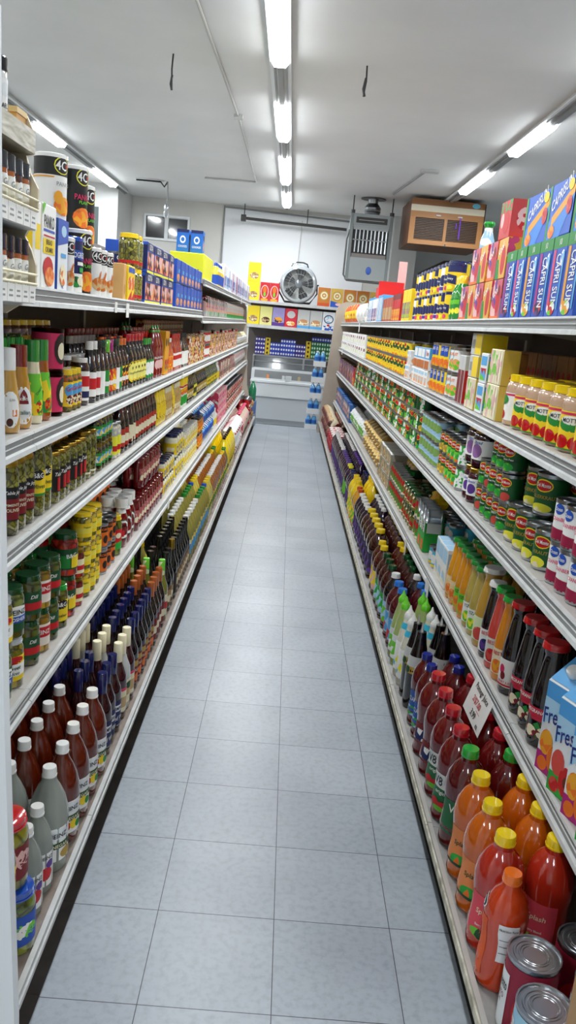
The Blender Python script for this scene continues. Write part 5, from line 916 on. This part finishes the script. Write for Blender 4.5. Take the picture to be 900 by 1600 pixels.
def gondola(side, name_label, fx, bx, shelves, base_z, seams, y0, y1, top, deck):
    s = side; g = thing('gondola_shelving', name_label, 'shelving', (0, y0, 0))
    X = lambda a, b: (min(s*a, s*b), max(s*a, s*b))
    def bx3(mb, a, b, ya, yb, z0, z1, k): x0, x1 = X(a, b); mb.box(x0, ya-y0, z0, x1, yb-y0, z1, k)
    back = 1.12
    m = MB(); bx3(m, back, back+.05, y0, y1, .0, top, 'backm'); part('back_panel', m, g)
    m = MB()
    bx3(m, bx+(.15 if s < 0 else .05), bx+(.17 if s < 0 else .07), y0, y1, 0, base_z-.031, 'black'); part('kickplate', m, g)
    cuts = [y0] + [q for q in seams if y0 < q < y1] + [y1]
    for a, b in zip(cuts, cuts[1:]):
        m = MB(); bx3(m, bx+.012, back, a+.001, b-.001, base_z-.03, base_z-.001, deck)
        d = part('base_deck', m, g)
        m = MB(); e = 'lipw' if s < 0 else 'wornedge'
        bx3(m, bx, bx+.012, a+.0015, b-.0015, base_z-.022 if s < 0 else base_z-.018, base_z+.004 if s < 0 else base_z+.012, 'lipw' if s < 0 else 'shelfm'); bx3(m, bx-.005, bx-.0002, a+.0015, b-.0015, base_z-.022 if s < 0 else base_z-.018, base_z-.01 if s < 0 else base_z+.004, e); part('price_rail', m, d)
    for q in cuts[1:-1]:
        m = MB(); bx3(m, back-.02, back, q-.02, q+.02, .16, top, 'shelfm')
        part('upright', m, g)
    for z, za, zb in shelves:
        cs = [za] + [q for q in seams if za < q < zb] + [zb]
        for a, b in zip(cs, cs[1:]):
            m = MB(); bx3(m, fx+.012, back-.001, a+.001, b-.001, z-.028, z-.001, 'shelfm')
            for q in (a+.012, b-.022):
                m.extr([(s*(fx+.05), z-.028), (s*(back-.001), z-.028), (s*(back-.001), z-.06), (s*(back-.1), z-.05)], 'y', q-y0, q+.006-y0, 'shelfm')
            sh = part('shelf', m, g)
            m = MB(); q0, q1 = a+.0015-y0, b-.0015-y0
            m.extr([(s*(fx+.012), z+.001), (s*(fx+.002), z+.002), (s*(fx), z-.004), (s*(fx+.005), z-.007), (s*(fx+.012), z-.028)], 'y', q0, q1, 'lipw')
            m.extr([(s*(fx+.0045), z-.007), (s*(fx+.003), z-.031), (s*(fx+.012), z-.031), (s*(fx+.012), z-.007)], 'y', q0, q1, '8A8C8C')
            m.extr([(s*(fx+.0015), z-.017), (s*(fx+.001), z-.019), (s*(fx+.005), z-.019), (s*(fx+.005), z-.017)], 'y', q0, q1, 'lipw')
            m.extr([(s*(fx+.001), z-.0312), (s*(fx-.005), z-.034), (s*(fx-.007), z-.045), (s*(fx+.006), z-.045), (s*(fx+.012), z-.0312)], 'y', q0, q1, 'lipw')
            part('price_rail', m, sh)
    return g
seamL = [.78+1.22*i for i in range(10)]; seamR = [.25+.914*i for i in range(13)]
GL = gondola(-1, 'long metal gondola of crumbs, sauces, olives, pickles and vinegar', .61, .432, [(1.556, 1.38, 5.66), (1.765, 5.68, 11.98), (1.52, 5.68, 11.0), (1.21, 1.38, 11.98), (.955, 1.38, 11.98), (.52, 1.38, 11.98)], .155, seamL, 1.37, 12.0, 1.86, 'deckL')
GR = gondola(1, 'long metal gondola of pouches, applesauce, cans, nectars and juices', .70, .512, [(1.605, 1.21, 11.98), (1.26, 1.21, 11.98), (.92, 1.21, 11.98), (.50, 1.21, 11.98)], .16, seamR, 1.205, 12.0, 1.9, 'deckR')
def endpanel(s, pts, y, label):
    m = MB().extr([(s*a, b) for a, b in pts], 'y', y, y+.04, 'endp')
    part('end_panel', m, GL if s < 0 else GR).location = (0, -GL.location.y if s < 0 else -GR.location.y, 0)
arc = lambda cx, cz, r, a0, a1: [(cx+r*math.cos(math.radians(a)), cz+r*math.sin(math.radians(a))) for a in range(a0, a1+1, 15)]
endpanel(1, [(.5, .0), (1.17, 0), (1.17, 1.9), (.78, 1.9)] + [(.78-.17*math.sin(math.radians(a)), 1.73+.17*math.cos(math.radians(a))) for a in range(15, 91, 15)] + [(.54, .6)], 12.0, '')
endpanel(-1, [(.44, .0), (1.17, 0), (1.17, 1.78), (.72, 1.76), (.67, 1.70), (.58, .6), (.5, .3)], 12.0, '')
# near end: white upright board beside the camera on the crumb side
single('end_cap_board', MB().extr([(-1.5, .0), (-.423, .0), (-.424, .14), (-.45, .78), (-.47, 1.51), (-.477, 1.95), (-1.5, 1.95)], 'y', 1.33, 1.36, 'pale'), 'tall white board closing the near end of the pickle gondola', 'end panel')
m = MB().box(.585, 1.02, 0, 1.1, 1.195, .66, 'kraft', .003).box(.585, 1.02, .66, 1.1, 1.025, .72, 'kraft')
single('cardboard_box', m, 'plain brown cardboard box at the near end of juice shelf', 'box')
# price tags
def tag_on(s, fx, y, z, w, h, label, text=(), rz=0, big=False):
    m = MB().box(-w/2, -.0005, -h, w/2, .0005, 0, 'F0F0EC')
    draw(m, flatmap((0, -.0007, -h), (1, 0, 0), (0, -1, 0)), list(text), False, True)
    o = single('price_tag', m, label, 'sign', (s*(fx-.009), y, z), -s*PI/2+rz)
    if big: o.rotation_euler = (0, .0, -s*PI/2+rz)
    return o
for sh, y, w, h, lab in (('L1', 2.85, .035, .035, 'small white price tag on rail below the big crumb canisters'), ('L1', 3.05, .05, .05, 'curled white paper price tag below the tan cracker sleeve'),
                         ('L2', 4.75, .04, .035, 'small white price tag on the far sauce shelf rail'), ('L5', 4.45, .05, .05, 'white price tag at the start of the oil bottles'), ('R1', 8.6, .09, .09, 'white paper tag hanging from the far pouch shelf rail'),
                         ('R4', 4.12, .05, .09, 'white tag hanging below the artichoke jars'), ('R2', 11.0, .12, .06, 'torn white tag at far end of applesauce shelf'),
                         ('L0', 9.6, .08, .06, 'white tag on the far high shelf rail'), ('R4', 3.42, .085, .12, 'white slanted tag hanging below the milk cartons')):
    s, fx, z, _ = SH[sh]
    if sh == 'L5': s, fx, z = -1, .61, .52
    tag_on(s, fx, y, z-.012, w, h, lab)
o = tag_on(1, .70, 2.31, .49, .21, .115, 'large handwritten white juice price sign hanging from nectar shelf',
       [T_(0, .094, .026, 'Pomegr Juice', 'black', 0, .19, .15), T_(-.01, .06, .024, '2/$7.00', 'red', 0, .12, .15), R_(.01, .043, .05, .0445, 'red'), T_(.0, .026, .022, '3.99', 'black', 0, .07, .15), T_(.065, .014, .012, 'ea', 'black', 0, .03, .15)], big=True)
o.rotation_euler = (-.28, 0, -PI/2); o.location = (.686, 2.31, .492)

flush_products()

# things laid directly
def lay(key, lab, loc, rz, rx=0, extra=None):
    K = KIND[key]; t = thing(K['name'], lab, K['cat'], loc, rz)
    t.rotation_euler = (rx, 0, rz)
    for n, me in meshes(key, True).items(): link(n, me, t)
    return t
for i in range(4):
    lay('silver_side', 'silver pull-ring can lying on its side beside green milk pack, %s along' % ordinal(i+1), (.76+.0, 3.62+.075*i, .50+.192+.036), -PI/2, PI/2)
# big yellow carton and blue boxes at the start of the high shelf
single('shipping_box', MB().box(-.86, 5.72, 1.766, -.63, 6.35, 1.93, 'E6E61E', .004).box(-.73, 5.717, 1.79, -.66, 5.719, 1.825, '5A5A10').box(-.645, 5.717, 1.79, -.64, 5.719, 1.825, 'E6E61E'), 'bright yellow shipping box with barcode on the high shelf', 'box')
for i in range(2):
    m = MB().box(-.042, -.05, 0, .042, .05, .15, '1E6AC8', .003)
    draw(m, flatmap((0, -.05, 0), (1, 0, 0), (0, -1, 0)), [R_(-.04, .13, .04, .15, 'navy'), D_(0, .085, .02, .025, 'white'), D_(0, .085, .012, .014, '1E6AC8'), T_(0, .04, .014, 'COOKIES', 'white', 0, .06)], False, True)
    draw(m, flatmap((.042, 0, 0), (0, 1, 0), (1, 0, 0)), [D_(0, .05, .03, .03, 'tan+orange/60'), R_(-.04, .09, .04, .12, 'navy')], False, True)
    single('cookie_box', m, ['blue cookie box on yellow shipping box, wall side', 'blue cookie box on yellow shipping box, aisle side'][i], 'box', (-.79+.095*i, 5.85, 1.932), 0, 'blue boxes on the yellow shipping box')
single('display_box', MB().box(.78, 7.9, 1.606, 1.06, 7.92, 1.93, 'E01414').box(.78, 7.92, 1.606, .8, 8.15, 1.93, 'C01010').box(1.04, 7.92, 1.606, 1.06, 8.15, 1.9, 'C01010').box(.8, 8.13, 1.606, 1.04, 8.15, 2.0, 'E01414'), 'large plain red cardboard display on the far pouch shelf', 'box')
single('paper_sign', MB().box(.98, 8.2, 1.606, 1.06, 8.21, 2.2, 'rose'), 'tall pale pink paper strip behind the red display', 'sign')
t = thing('soap_bottle', 'white bottle with green cap standing on yellow drink-mix canisters', 'bottle', (.93, 4.25, 1.605+.344), 0)
part('body', MB().lathe([(.03, 0), (.036, .01), (.036, .06), (.022, .1), (.018, .125)], 'lblue+white/30*', 18), t); part('cap', MB().lathe([(.019, .122), (.03, .14), (.026, .15)], 'kelly*', 14), t)
for i in range(3):
    t = thing('pudding_cup', 'white and tan dessert cup beside drink-pouch boxes, %s from the shelf up' % ordinal(i+1), 'cup', (.745, 1.93, 1.606+.062*i), 0, 'stacked dessert cups')
    part('cup', MB().lathe([(.028, 0), (.036, .055)], 'C8A070', 18), t); part('foil_lid', MB().lathe([(.04, .055), (.04, .058), (.038, .0605)], 'pale+sky+white/60', 18), t)

# ------------------------------------------------------------------ wooden spice rack
RX0, RX1, RY0, RY1 = -.76, -.58, 1.45, 1.875
MATS['woodp'] = node_mat('pale_wood_print', plaster((.42, .38, .28, 1), (.78, .75, .66, 1), 9))
nt = MATS['woodp'].node_tree; n = [q for q in nt.nodes if q.type == 'TEX_NOISE'][0]; n.inputs['Distortion'].default_value = 3; mp = nt.nodes.new('ShaderNodeMapping'); mp.inputs['Scale'].default_value = (1, .6, 4); tcn = [q for q in nt.nodes if q.type == 'TEX_COORD'][0]; nt.links.new(tcn.outputs['Object'], mp.inputs[0]); nt.links.new(mp.outputs[0], n.inputs[0])
rk = thing('spice_rack', 'pale wooden spice rack mounted at the near crumb shelf end', 'rack', (-.67, 1.66, 1.49))
O = Matrix.Translation((.67, -1.66, -1.49))
wav = [(1.492, -.64), (1.53, -.585), (1.56, -.575), (1.6, -.575), (1.63, -.585), (1.66, -.6), (1.69, -.585), (1.72, -.573), (1.76, -.573), (1.79, -.59), (1.825, -.6), (1.828, -.585), (1.873, -.585), (1.905, -.6)]
part('side_panel', MB().extr([(-.76, 1.492)] + [(x, z) for z, x in wav] + [(-.76, 1.905)], 'y', 1.87, 1.88, 'beige').xf(O), rk)
part('side_panel', MB().extr([(-.76, 1.492)] + [(x, z) for z, x in wav] + [(-.76, 1.905)], 'y', 1.44, 1.45, 'beige').xf(O), rk)
part('back_board', MB().box(-.77, 1.44, 1.492, -.76, 1.88, 1.905, '8A6A5A').xf(O), rk)
part('crate_front', MB().box(-.583, 1.45, 1.828, -.58, 1.87, 1.873, 'woodp').xf(O), rk)
part('crate_floor', MB().box(-.76, 1.45, 1.828, -.583, 1.87, 1.838, 'beige').xf(O), rk)
for zb in (1.517, 1.672):
    sh = part('shelf', MB().box(-.76, 1.45, zb, -.575, 1.87, zb+.008, 'pale').xf(O), rk)
    part('rail', MB().tube([(-.572, 1.45, zb+.062), (-.572, 1.87, zb+.062)], .003, 'cream').tube([(-.572, 1.45, zb+.042), (-.572, 1.87, zb+.042)], .003, 'cream').xf(O), sh)
    for k in range(9):
        m = MB().box(-.5735, 1.452+.046*k, zb+.002, -.572, 1.452+.046*k+.043, zb+.038, 'F2F2EE')
        m.box(-.572, 1.462+.046*k, zb+.022, -.5718, 1.482+.046*k, zb+.026, 'grey').box(-.572, 1.46+.046*k, zb+.012, -.5718, 1.484+.046*k, zb+.016, 'grey')
        part('price_card', m.xf(O), sh)
bottle('spice', 'spice jar', .0222, .125, 'jar', 'C8B070+olive+tan+amber/40*', 'black*', 1.02, .74, (.06, .66, 'F0ECD8'), [D_(0, .54, .7, .12, 'F8F8F4'), T_(0, .54, .1, 'Gel', 'grey', 0, .8, .2), T_(0, .24, .09, 'GARLIC', 'black', 0, 1.5)], cat='jar', name='spice_jar')
bottle('spice_r', 'spice jar', .0222, .125, 'jar', 'dred+orange+brown/40*', 'black*', 1.02, .74, (.08, .62, 'F0ECD8'), [D_(0, .5, .6, .14, 'F8F8F4'), T_(0, .5, .1, 'Gel', 'grey', 0, .8, .2), T_(0, .24, .09, 'CURRY', 'black', 0, 1.5)], cat='jar', name='spice_jar')
for zi, zb in enumerate((1.517, 1.672)):
    for k in range(8):
        y = 1.848-.046*k; key = 'spice_r' if (k+zi) % 3 == 2 else 'spice'
        t = thing('spice_jar', 'black-capped spice jar in the rack, %s tray, %s from far side panel' % (('lower', 'upper')[zi], ordinal(k+1)), 'jar', (-.608, y, zb+.0085), PI/2-.15, 'spice jars in the wooden rack')
        for n, me in meshes(key, True).items(): link(n, me, t)
bottle('spice_tall', 'x', .022, .13, 'jar', 'white*', 'black*', 1.0, .8, (.08, .7, 'white'), [D_(0, .55, .5, .1, 'pale'), T_(0, .33, .07, 'GARLIC', 'black', 0, 1.5), T_(0, .22, .06, 'SALT', 'black', 0, 1.2)], cat='jar', name='spice_jar')
for i, y in enumerate((1.70, 1.645)):
    t = thing('spice_jar', ['tall white spice jar with black cap in crate atop spice rack', 'tall white spice jar behind the first one in the rack crate'][i], 'jar', (-.606, y, 1.839), PI/2-.3, 'jars in the rack crate')
    for n, me in meshes('spice_tall', True).items(): link(n, me, t)
single('wooden_block_box', MB().box(-.74, 1.805, 1.839, -.6, 1.868, 1.9, 'D8A050', .002).box(-.742, 1.803, 1.896, -.598, 1.869, 1.907, 'E0C080'), 'tan cardboard box in the crate atop spice rack', 'box')

# ------------------------------------------------------------------ back wall shelving, freezer, fan
YS = 13.0
bs = thing('back_shelving', 'tall white-framed shelving over the freezer at the aisle end', 'shelving', (0, YS, 0))
for z, dz in ((1.83, .03), (1.47, .035)):
    part('shelf', MB().box(-.74, 0, z-dz, 2.6, .62, z, 'shelfm').box(-.74, -.012, z-dz-.012, 2.6, 0, z+.002, 'lipw'), bs)
part('back_panel', MB().box(-.74, .62, .0, 2.6, .64, 1.8, 'backm'), bs)
for x in (-.70, 1.2, 2.5): part('upright', MB().box(x-.03, .02, 0, x+.03, .08, 1.43, 'pale'), bs)
def row_on(x0, keys, z, group, gap=.004, y=YS+.08, where='top back shelf', tiers=1):
    x = x0
    for i, k in enumerate(keys):
        w = KIND[k]['w']
        for t in range(tiers):
            lab = KIND[k]['desc'] + ' on %s, %s along from post' % (where, ordinal(i+1)) + (' ' + TIERW[t] if tiers > 1 else '')
            o = link(KIND[k]['name'], meshes(k, False)[None]); o.location = (x+w/2, y, z+t*(KIND[k]['h']+.001)+.001); o['label'] = lab; o['category'] = KIND[k]['cat']; o['group'] = group
        x += w+gap
    return x
row_on(-.74, ['cer_yellow'], 1.831, 'yellow cereal boxes at the post', tiers=2, where='top back shelf')
row_on(-.54, ['cer_redtop', 'cer_redtop'], 1.831, 'red cereal boxes by the fan', where='top back shelf next to fan')
row_on(.36, ['cer_honeyred', 'cer_honeyblue', 'cer_honeyred', 'cer_honeyred', 'cer_honeyblue', 'cer_honeyred', 'cer_honeyblue', 'cer_honeyred'], 1.831, 'honey cereal boxes beside the fan', .012, where='top back shelf beyond fan')
row_on(-.71, ['cer_yellow', 'cer_palegreen', 'cer_purple', 'cer_red', 'cer_tan', 'cer_tan', 'cer_blue', 'cer_brown'], 1.471, 'cereal boxes on the lower back shelf', .006, where='lower back shelf')
# freezer
fz = thing('chest_freezer', 'white glass-fronted display freezer at the end of the aisle', 'freezer', (0, 13.1, 0))
X0, X1 = -.58, .62
part('lower_panel', MB().box(X0+.03, .03, .0, X1-.03, .38, .36, 'D4DADE'), fz)
part('front_panel', MB().extr([(.0, .36), (0, .58), (.04, .6), (.4, .6), (.4, .36)], 'x', X0, X1, 'E4E8EA*'), fz)
part('bumper', MB().box(X0-.01, -.02, .575, X1+.01, .03, .62, 'pale', .008), fz)
f = part('window_frame', MB().box(X0, 0, .62, X1, .03, .65, 'pale').box(X0, .02, .76, X1, .06, .81, 'pale').box(X0, 0, .65, X0+.05, .03, .78, 'pale').box(X1-.05, 0, .65, X1, .03, .78, 'pale').box(X0+.05, .1, .62, X1-.05, .12, .8, '5A6068'), fz)
part('pane', MB().box(X0+.05, .012, .65, X1-.05, .016, .77, 'pale~'), f)
part('glass_top', MB().extr([(.02, .81), (.05, .81), (.14, .99), (.11, .99)], 'x', X0+.04, X1-.04, '5A6064*'), fz)
part('top_rail', MB().box(X0, .1, .985, X1, .4, 1.01, 'steel%').box(X0, .06, .9, X1, .075, .915, 'steel%').box(X0, .0, .81, X0+.03, .4, .99, 'steel%').box(.22, .03, .81, .25, .1, .99, 'steel%'), fz)
for i, (x, n, m_) in enumerate(((-.35, 3, 'a'), (-.1, 4, 'b'), (.15, 3, 'c'))):
    for k in range(n):
        single('ice_cream_pack', MB().box(-.05, -.01, 0, .05, .01, .09, ('peach', 'pale', 'C8B48A')[i], .004), '%s ice-cream pack behind the freezer window, %s in its group' % (('orange', 'white', 'tan')[i], ordinal(k+1)), 'pack', (x-.05+.055*k*2*.5, 13.18-.028*k, .622), .3, 'ice-cream packs in the freezer')
def blockpack(key, x0, nx, nz, z, nm, group, y=13.28):
    w, h = KIND[key]['w'], KIND[key]['h']
    for j in range(nz):
        for i in range(nx):
            o = link('drink_pack', meshes(key, False)[None]); o.location = (x0+w/2+i*(w+.002), y, z+.001+j*(h+.001))
            o['label'] = '%s, %s column, %s layer from base' % (nm, ordinal(i+1), ordinal(j+1)); o['category'] = 'box'; o['group'] = group
blockpack('mini_purple', -.56, 2, 4, 1.01, 'small purple drink pack over freezer by the post', 'purple packs by the post')
blockpack('mini_yellow', -.4, 1, 4, 1.01, 'small yellow drink pack between purple and blue', 'yellow packs, first column')
blockpack('mini_pack', -.32, 2, 3, 1.01, 'small blue drink pack over freezer, short stack', 'blue packs, short stack')
blockpack('mini_pack', -.155, 3, 4, 1.01, 'small blue drink pack over freezer, tall stack', 'blue packs, tall stack')
blockpack('mini_purple', .09, 2, 3, 1.01, 'small purple drink pack over freezer, middle', 'purple packs in the middle')
blockpack('mini_yellow', .25, 1, 4, 1.01, 'small yellow drink pack beside green packs', 'yellow packs, second column')
blockpack('mini_green', .335, 4, 4, 1.01, 'small green drink pack over freezer', 'green packs over the freezer')
blockpack('mini_pack', .335, 4, 1, 1.282, 'small blue drink pack atop green packs', 'blue packs atop the green packs')
single('floor_mat', MB().box(-.5, 12.42, .0005, .62, 13.09, .008, '6E7478'), 'dark grey mat on the floor before the freezer', 'mat')
# fan
fan = thing('drum_fan', 'round grey drum fan standing on the top back shelf', 'fan', (.044, 13.2, 2.13))
RF = Matrix.Rotation(PI/2, 4, 'X')
part('housing', MB().lathe([(.25, -.1), (.285, -.08), (.29, .06), (.265, .11), (.235, .115), (.235, .08), (.25, .05), (.25, -.1)], 'A8B0B6*', 36, closed=False).xf(RF), fan)
gr = MB()
for i in range(26):
    a = 2*PI*i/26; gr.tube([(.06*math.cos(a), -.112, .06*math.sin(a)), (.24*math.cos(a+.25), -.112, .24*math.sin(a+.25))], .001, 'lgrey', 4)
for r in (.15, .235): gr.tube([(r*math.cos(2*PI*i/32), -.113, r*math.sin(2*PI*i/32)) for i in range(33)], .002, 'lgrey', 4)
part('grille', gr, fan)
part('hub', MB().lathe([(.055, .1), (.06, .12), (.05, .13), (.01, .132)], '6A7076*', 20).xf(RF), fan)
for k in range(5):
    a = 2*PI*k/5+.2; pts = []
    for r, w in ((.05, .3), (.12, .42), (.2, .44), (.234, .3)):
        pts.append((r*math.cos(a-w), r*math.sin(a-w)))
    for r, w in ((.232, .22), (.2, .3), (.12, .3), (.05, .5)):
        pts.append((r*math.cos(a+w), r*math.sin(a+w)))
    part('blade', MB().extr(pts, 'y', -.09, -.084, '1E2226'), fan)
part('back_plate', MB().lathe([(.24, -.1), (.24, -.095)], 'white', 30).xf(RF), fan)
part('stand', MB().tube([(-.29, 0, 0), (-.3, -.02, -.12), (-.2, -.03, -.27), (0, -.03, -.285), (.2, -.03, -.27), (.3, -.02, -.12), (.29, 0, 0)], .014, 'black*').tube([(-.2, .05, -.275), (.2, .05, -.275)], .014, 'black*').lathe([(.02, 0), (.02, .02)], 'black', 10, cx=.3), fan)
part('handle', MB().tube([(-.13, 0, .26), (-.11, 0, .31), (-.05, 0, .33), (.05, 0, .33), (.11, 0, .31), (.13, 0, .26)], .011, 'black*'), fan)

# wall heater
ht = thing('unit_heater', 'grey louvred gas heater hung from ceiling rods', 'heater', (.98, 12.0, 2.214)); ht.scale = (.889, .889, .889)
part('case', MB().box(-.31, .05, 0, .33, .6, 1.0, '868C8C', .03).box(-.33, 0, -.01, -.28, .06, 1.0, '6A7070').box(.29, 0, -.01, .34, .06, 1.0, '6A7070').box(-.28, .0, 0, .29, .05, .34, '868C8C').box(-.28, .0, .84, .29, .05, 1.0, '868C8C').box(-.28, .01, .79, .29, .05, .84, '868C8C'), ht)
part('opening', MB().box(-.27, .04, .34, .28, .052, .79, '1C1A18').box(-.24, -.003, .86, .25, .0, .95, '2A2826').box(-.2, -.005, .9, .2, -.003, .91, 'grey'), ht)
lv = MB()
for i in range(9): lv.extr([(-.235+.06*i, .0), (-.215+.06*i, .0), (-.2+.06*i, .04), (-.23+.06*i, .04)], 'z', .42, .76, 'steel%')
lv.box(-.27, .0, .6, .28, .02, .615, 'grey').box(-.27, .0, .76, .28, .03, .79, 'grey').box(-.27, .0, .34, .28, .03, .4, '6A6460')
part('louvres', lv, ht)
part('badge', MB().lathe([(.045, 0), (.04, .004)], '2A50A0', 20, 1, 1.4).xf(Matrix.Translation((.03, -.001, .15)) @ RF), ht)
part('flue', MB().lathe([(.1, 1.0), (.13, 1.03), (.12, 1.05), (.135, 1.08), (.125, 1.1), (.135, 1.13), (.11, 1.17), (.08, 1.2), (.08, 1.276)], 'steel%', 20, cx=.02, cy=.3, closed=False).lathe([(.2, 1.262), (.2, 1.276)], '3A3634', 20, cx=.02, cy=.3), ht)
for x in (-.3, .32): part('hanger_rod', MB().tube([(x, .1, .9), (x, .1, 1.276)], .01, '3A3836').tube([(x, .1, 1.0), (x, .1, 1.06)], .035, '3A3836'), ht)
part('gas_pipe', MB().tube([(-.33, .02, .75), (-.36, .02, .6), (-.36, .02, .06), (-.3, .02, -.02), (.3, .02, -.03)], .014, '4A4A48'), ht)
# wooden cooler box
ac = thing('wooden_cooler_box', 'large brown wooden cooler box with slatted grille by the ceiling', 'cooler', (1.95, 11.5, 2.72))
part('case', MB().box(-.5, .03, 0, .48, 1.0, .58, '6A4226').box(-.5, 0, 0, .48, .03, .06, 'B07A44').box(-.5, 0, .34, .48, .03, .42, 'A87440').box(-.5, 0, .06, -.43, .03, .34, 'B07A44').box(.41, 0, .06, .48, .03, .34, 'B07A44').box(-.04, 0, .06, -.0, .03, .34, 'B07A44').box(-.5, 0, .5, .48, .03, .58, '8A5A30').box(-.5, .0, .42, .48, .03, .5, 'D8D0B8').box(.48, .03, 0, .5, 1.0, .58, '2E2018'), ac)
sl = MB().box(-.43, .028, .06, .41, .03, .34, '160E0A')
for i in range(13): sl.box(-.43, .01, .07+.021*i, .41, .028, .076+.021*i, '7A5638')
part('grille', sl, ac)
part('sticker', MB().lathe([(.045, 0), (.045, .001)], '6AC0D8', 16, 1.2, .7).xf(Matrix.Translation((.36, 0, .54)) @ RF), ac)
for x in (-.13, .16): part('knob', MB().tube([(x-.03, -.01, .38), (x+.03, -.01, .38)], .008, 'pale').lathe([(.012, 0), (.012, .02)], 'pale', 10).xf(Matrix.Identity(4)), ac)
single('ribbon', MB().box(2.11, 11.478, 2.82, 2.125, 11.482, 3.09, '6A2AC8').box(2.06, 11.478, 2.95, 2.075, 11.482, 3.02, '6A2AC8'), 'thin purple ribbon tied to the cooler box grille', 'ribbon')
for x in (1.55, 2.35): single('hanging_rod', MB().tube([(x, 12, 3.3), (x, 12, H)], .012, '4A4A48'), 'dark rod from ceiling to cooler box, %s' % ('heater side' if x < 2 else 'wall side'), 'rod')
single('drain_pipe', MB().tube([(1.75, 12.2, 2.35), (2.1, 12.2, 2.55), (2.6, 12.2, 2.58), (3.4, 12.2, 2.58)], .05, '3A3836', 10).tube([(1.75, 12.2, 2.35), (1.75, 12.2, 2.0)], .04, '3A3836'), 'dark bent pipe below the wooden cooler box', 'pipe')

# water bottles stacked in trays at the aisle end
for j in range(5):
    zt = .002+.235*j
    tr = MB().box(-.09, -.09, 0, .09, .09, .004, 'pale').box(-.09, -.09, .004, -.086, .09, .08, 'pale').box(.086, -.09, .004, .09, .09, .08, 'pale').box(-.086, -.09, .004, .086, -.086, .08, 'pale').box(-.086, .086, .004, .086, .09, .08, 'pale')
    single('cardboard_tray', tr, 'white cardboard tray of water bottles, %s from the floor' % ordinal(j+1), 'tray', (.41+.012*j, 12.35, zt), 0, 'stacked water trays')
    for q in range(4):
        x, y = (-.042, .042)[q % 2], (-.042, .042)[q//2]
        m = MB().lathe([(.038, 0), (.04, .01), (.04, .14), (.03, .175), (.014, .2)], '5AA0D8*', 14).lathe([(.041, .09), (.041, .14)], '2A66B8', 14, closed=False).lathe([(.016, .2), (.016, .222)], 'pale', 10)
        single('water_bottle', m, 'blue water bottle in %s tray from floor, %s %s corner' % (ordinal(j+1), ('near', 'far')[q//2], ('aisle', 'shelf')[q % 2]), 'bottle', (.41+.012*j+x, 12.35+y, zt+.0045), 0, 'water bottles in stacked trays')
for j in range(2):
    m = MB().lathe([(.05, 0), (.055, .02), (.055, .18), (.035, .24), (.016, .27)], '1E7A52*', 16).lathe([(.018, .27), (.018, .29)], 'green', 10)
    single('soda_bottle', m, ['green soda bottle on crate at far gondola end, aisle side', 'green soda bottle on crate at far gondola end, wall side'][j], 'bottle', (-.5-.115*j, 12.2, .36), 0, 'green soda bottles')
single('bottle_crate', MB().box(-.68, 12.1, .0, -.43, 12.35, .18, '9AA6B8', .004).box(-.675, 12.105, .18, -.435, 12.345, .358, '5A78B8', .004), 'stacked blue and grey bottle packs under green soda bottles', 'pack')
single('standing_panel', MB().box(-.8, 12.55, 0, -.64, 12.85, .92, 'pale', .01), 'white cabinet side standing between gondola and freezer', 'cabinet')

# ------------------------------------------------------------------ camera, world, view
cam = bpy.data.cameras.new('camera'); co = bpy.data.objects.new('camera', cam); COL.objects.link(co)
f_, p_, yw, ro, hh = 1272.4, .2266075, .0154195, .0909283, 1.52496
fw = Vector((math.sin(yw)*math.cos(p_), math.cos(yw)*math.cos(p_), -math.sin(p_)))
r_ = Vector((math.cos(yw), -math.sin(yw), 0)); u_ = r_.cross(fw)
r2 = r_*math.cos(ro) + u_*math.sin(ro); u2 = -r_*math.sin(ro) + u_*math.cos(ro)
M = Matrix((r2, u2, -fw)).transposed().to_4x4(); M.translation = (0, 0, hh); co.matrix_world = M
cam.sensor_fit = 'VERTICAL'; cam.sensor_height = 36; cam.lens = f_/1600*36; cam.clip_start = .02; cam.clip_end = 60
SC.camera = co
w = bpy.data.worlds.new('world'); SC.world = w; w.use_nodes = True
w.node_tree.nodes['Background'].inputs[0].default_value = (.01, .012, .02, 1); w.node_tree.nodes['Background'].inputs[1].default_value = 1
vs = SC.view_settings; vs.view_transform = 'Standard'; vs.look = 'None'; vs.gamma = 1; vs.exposure = 0
try: vs.use_curve_mapping = False
except Exception: pass
SC.cycles.max_bounces = 8; SC.cycles.diffuse_bounces = 4; SC.cycles.use_denoising = True
SC.cycles.sample_clamp_indirect = 6; SC.cycles.caustics_reflective = False; SC.cycles.caustics_refractive = False
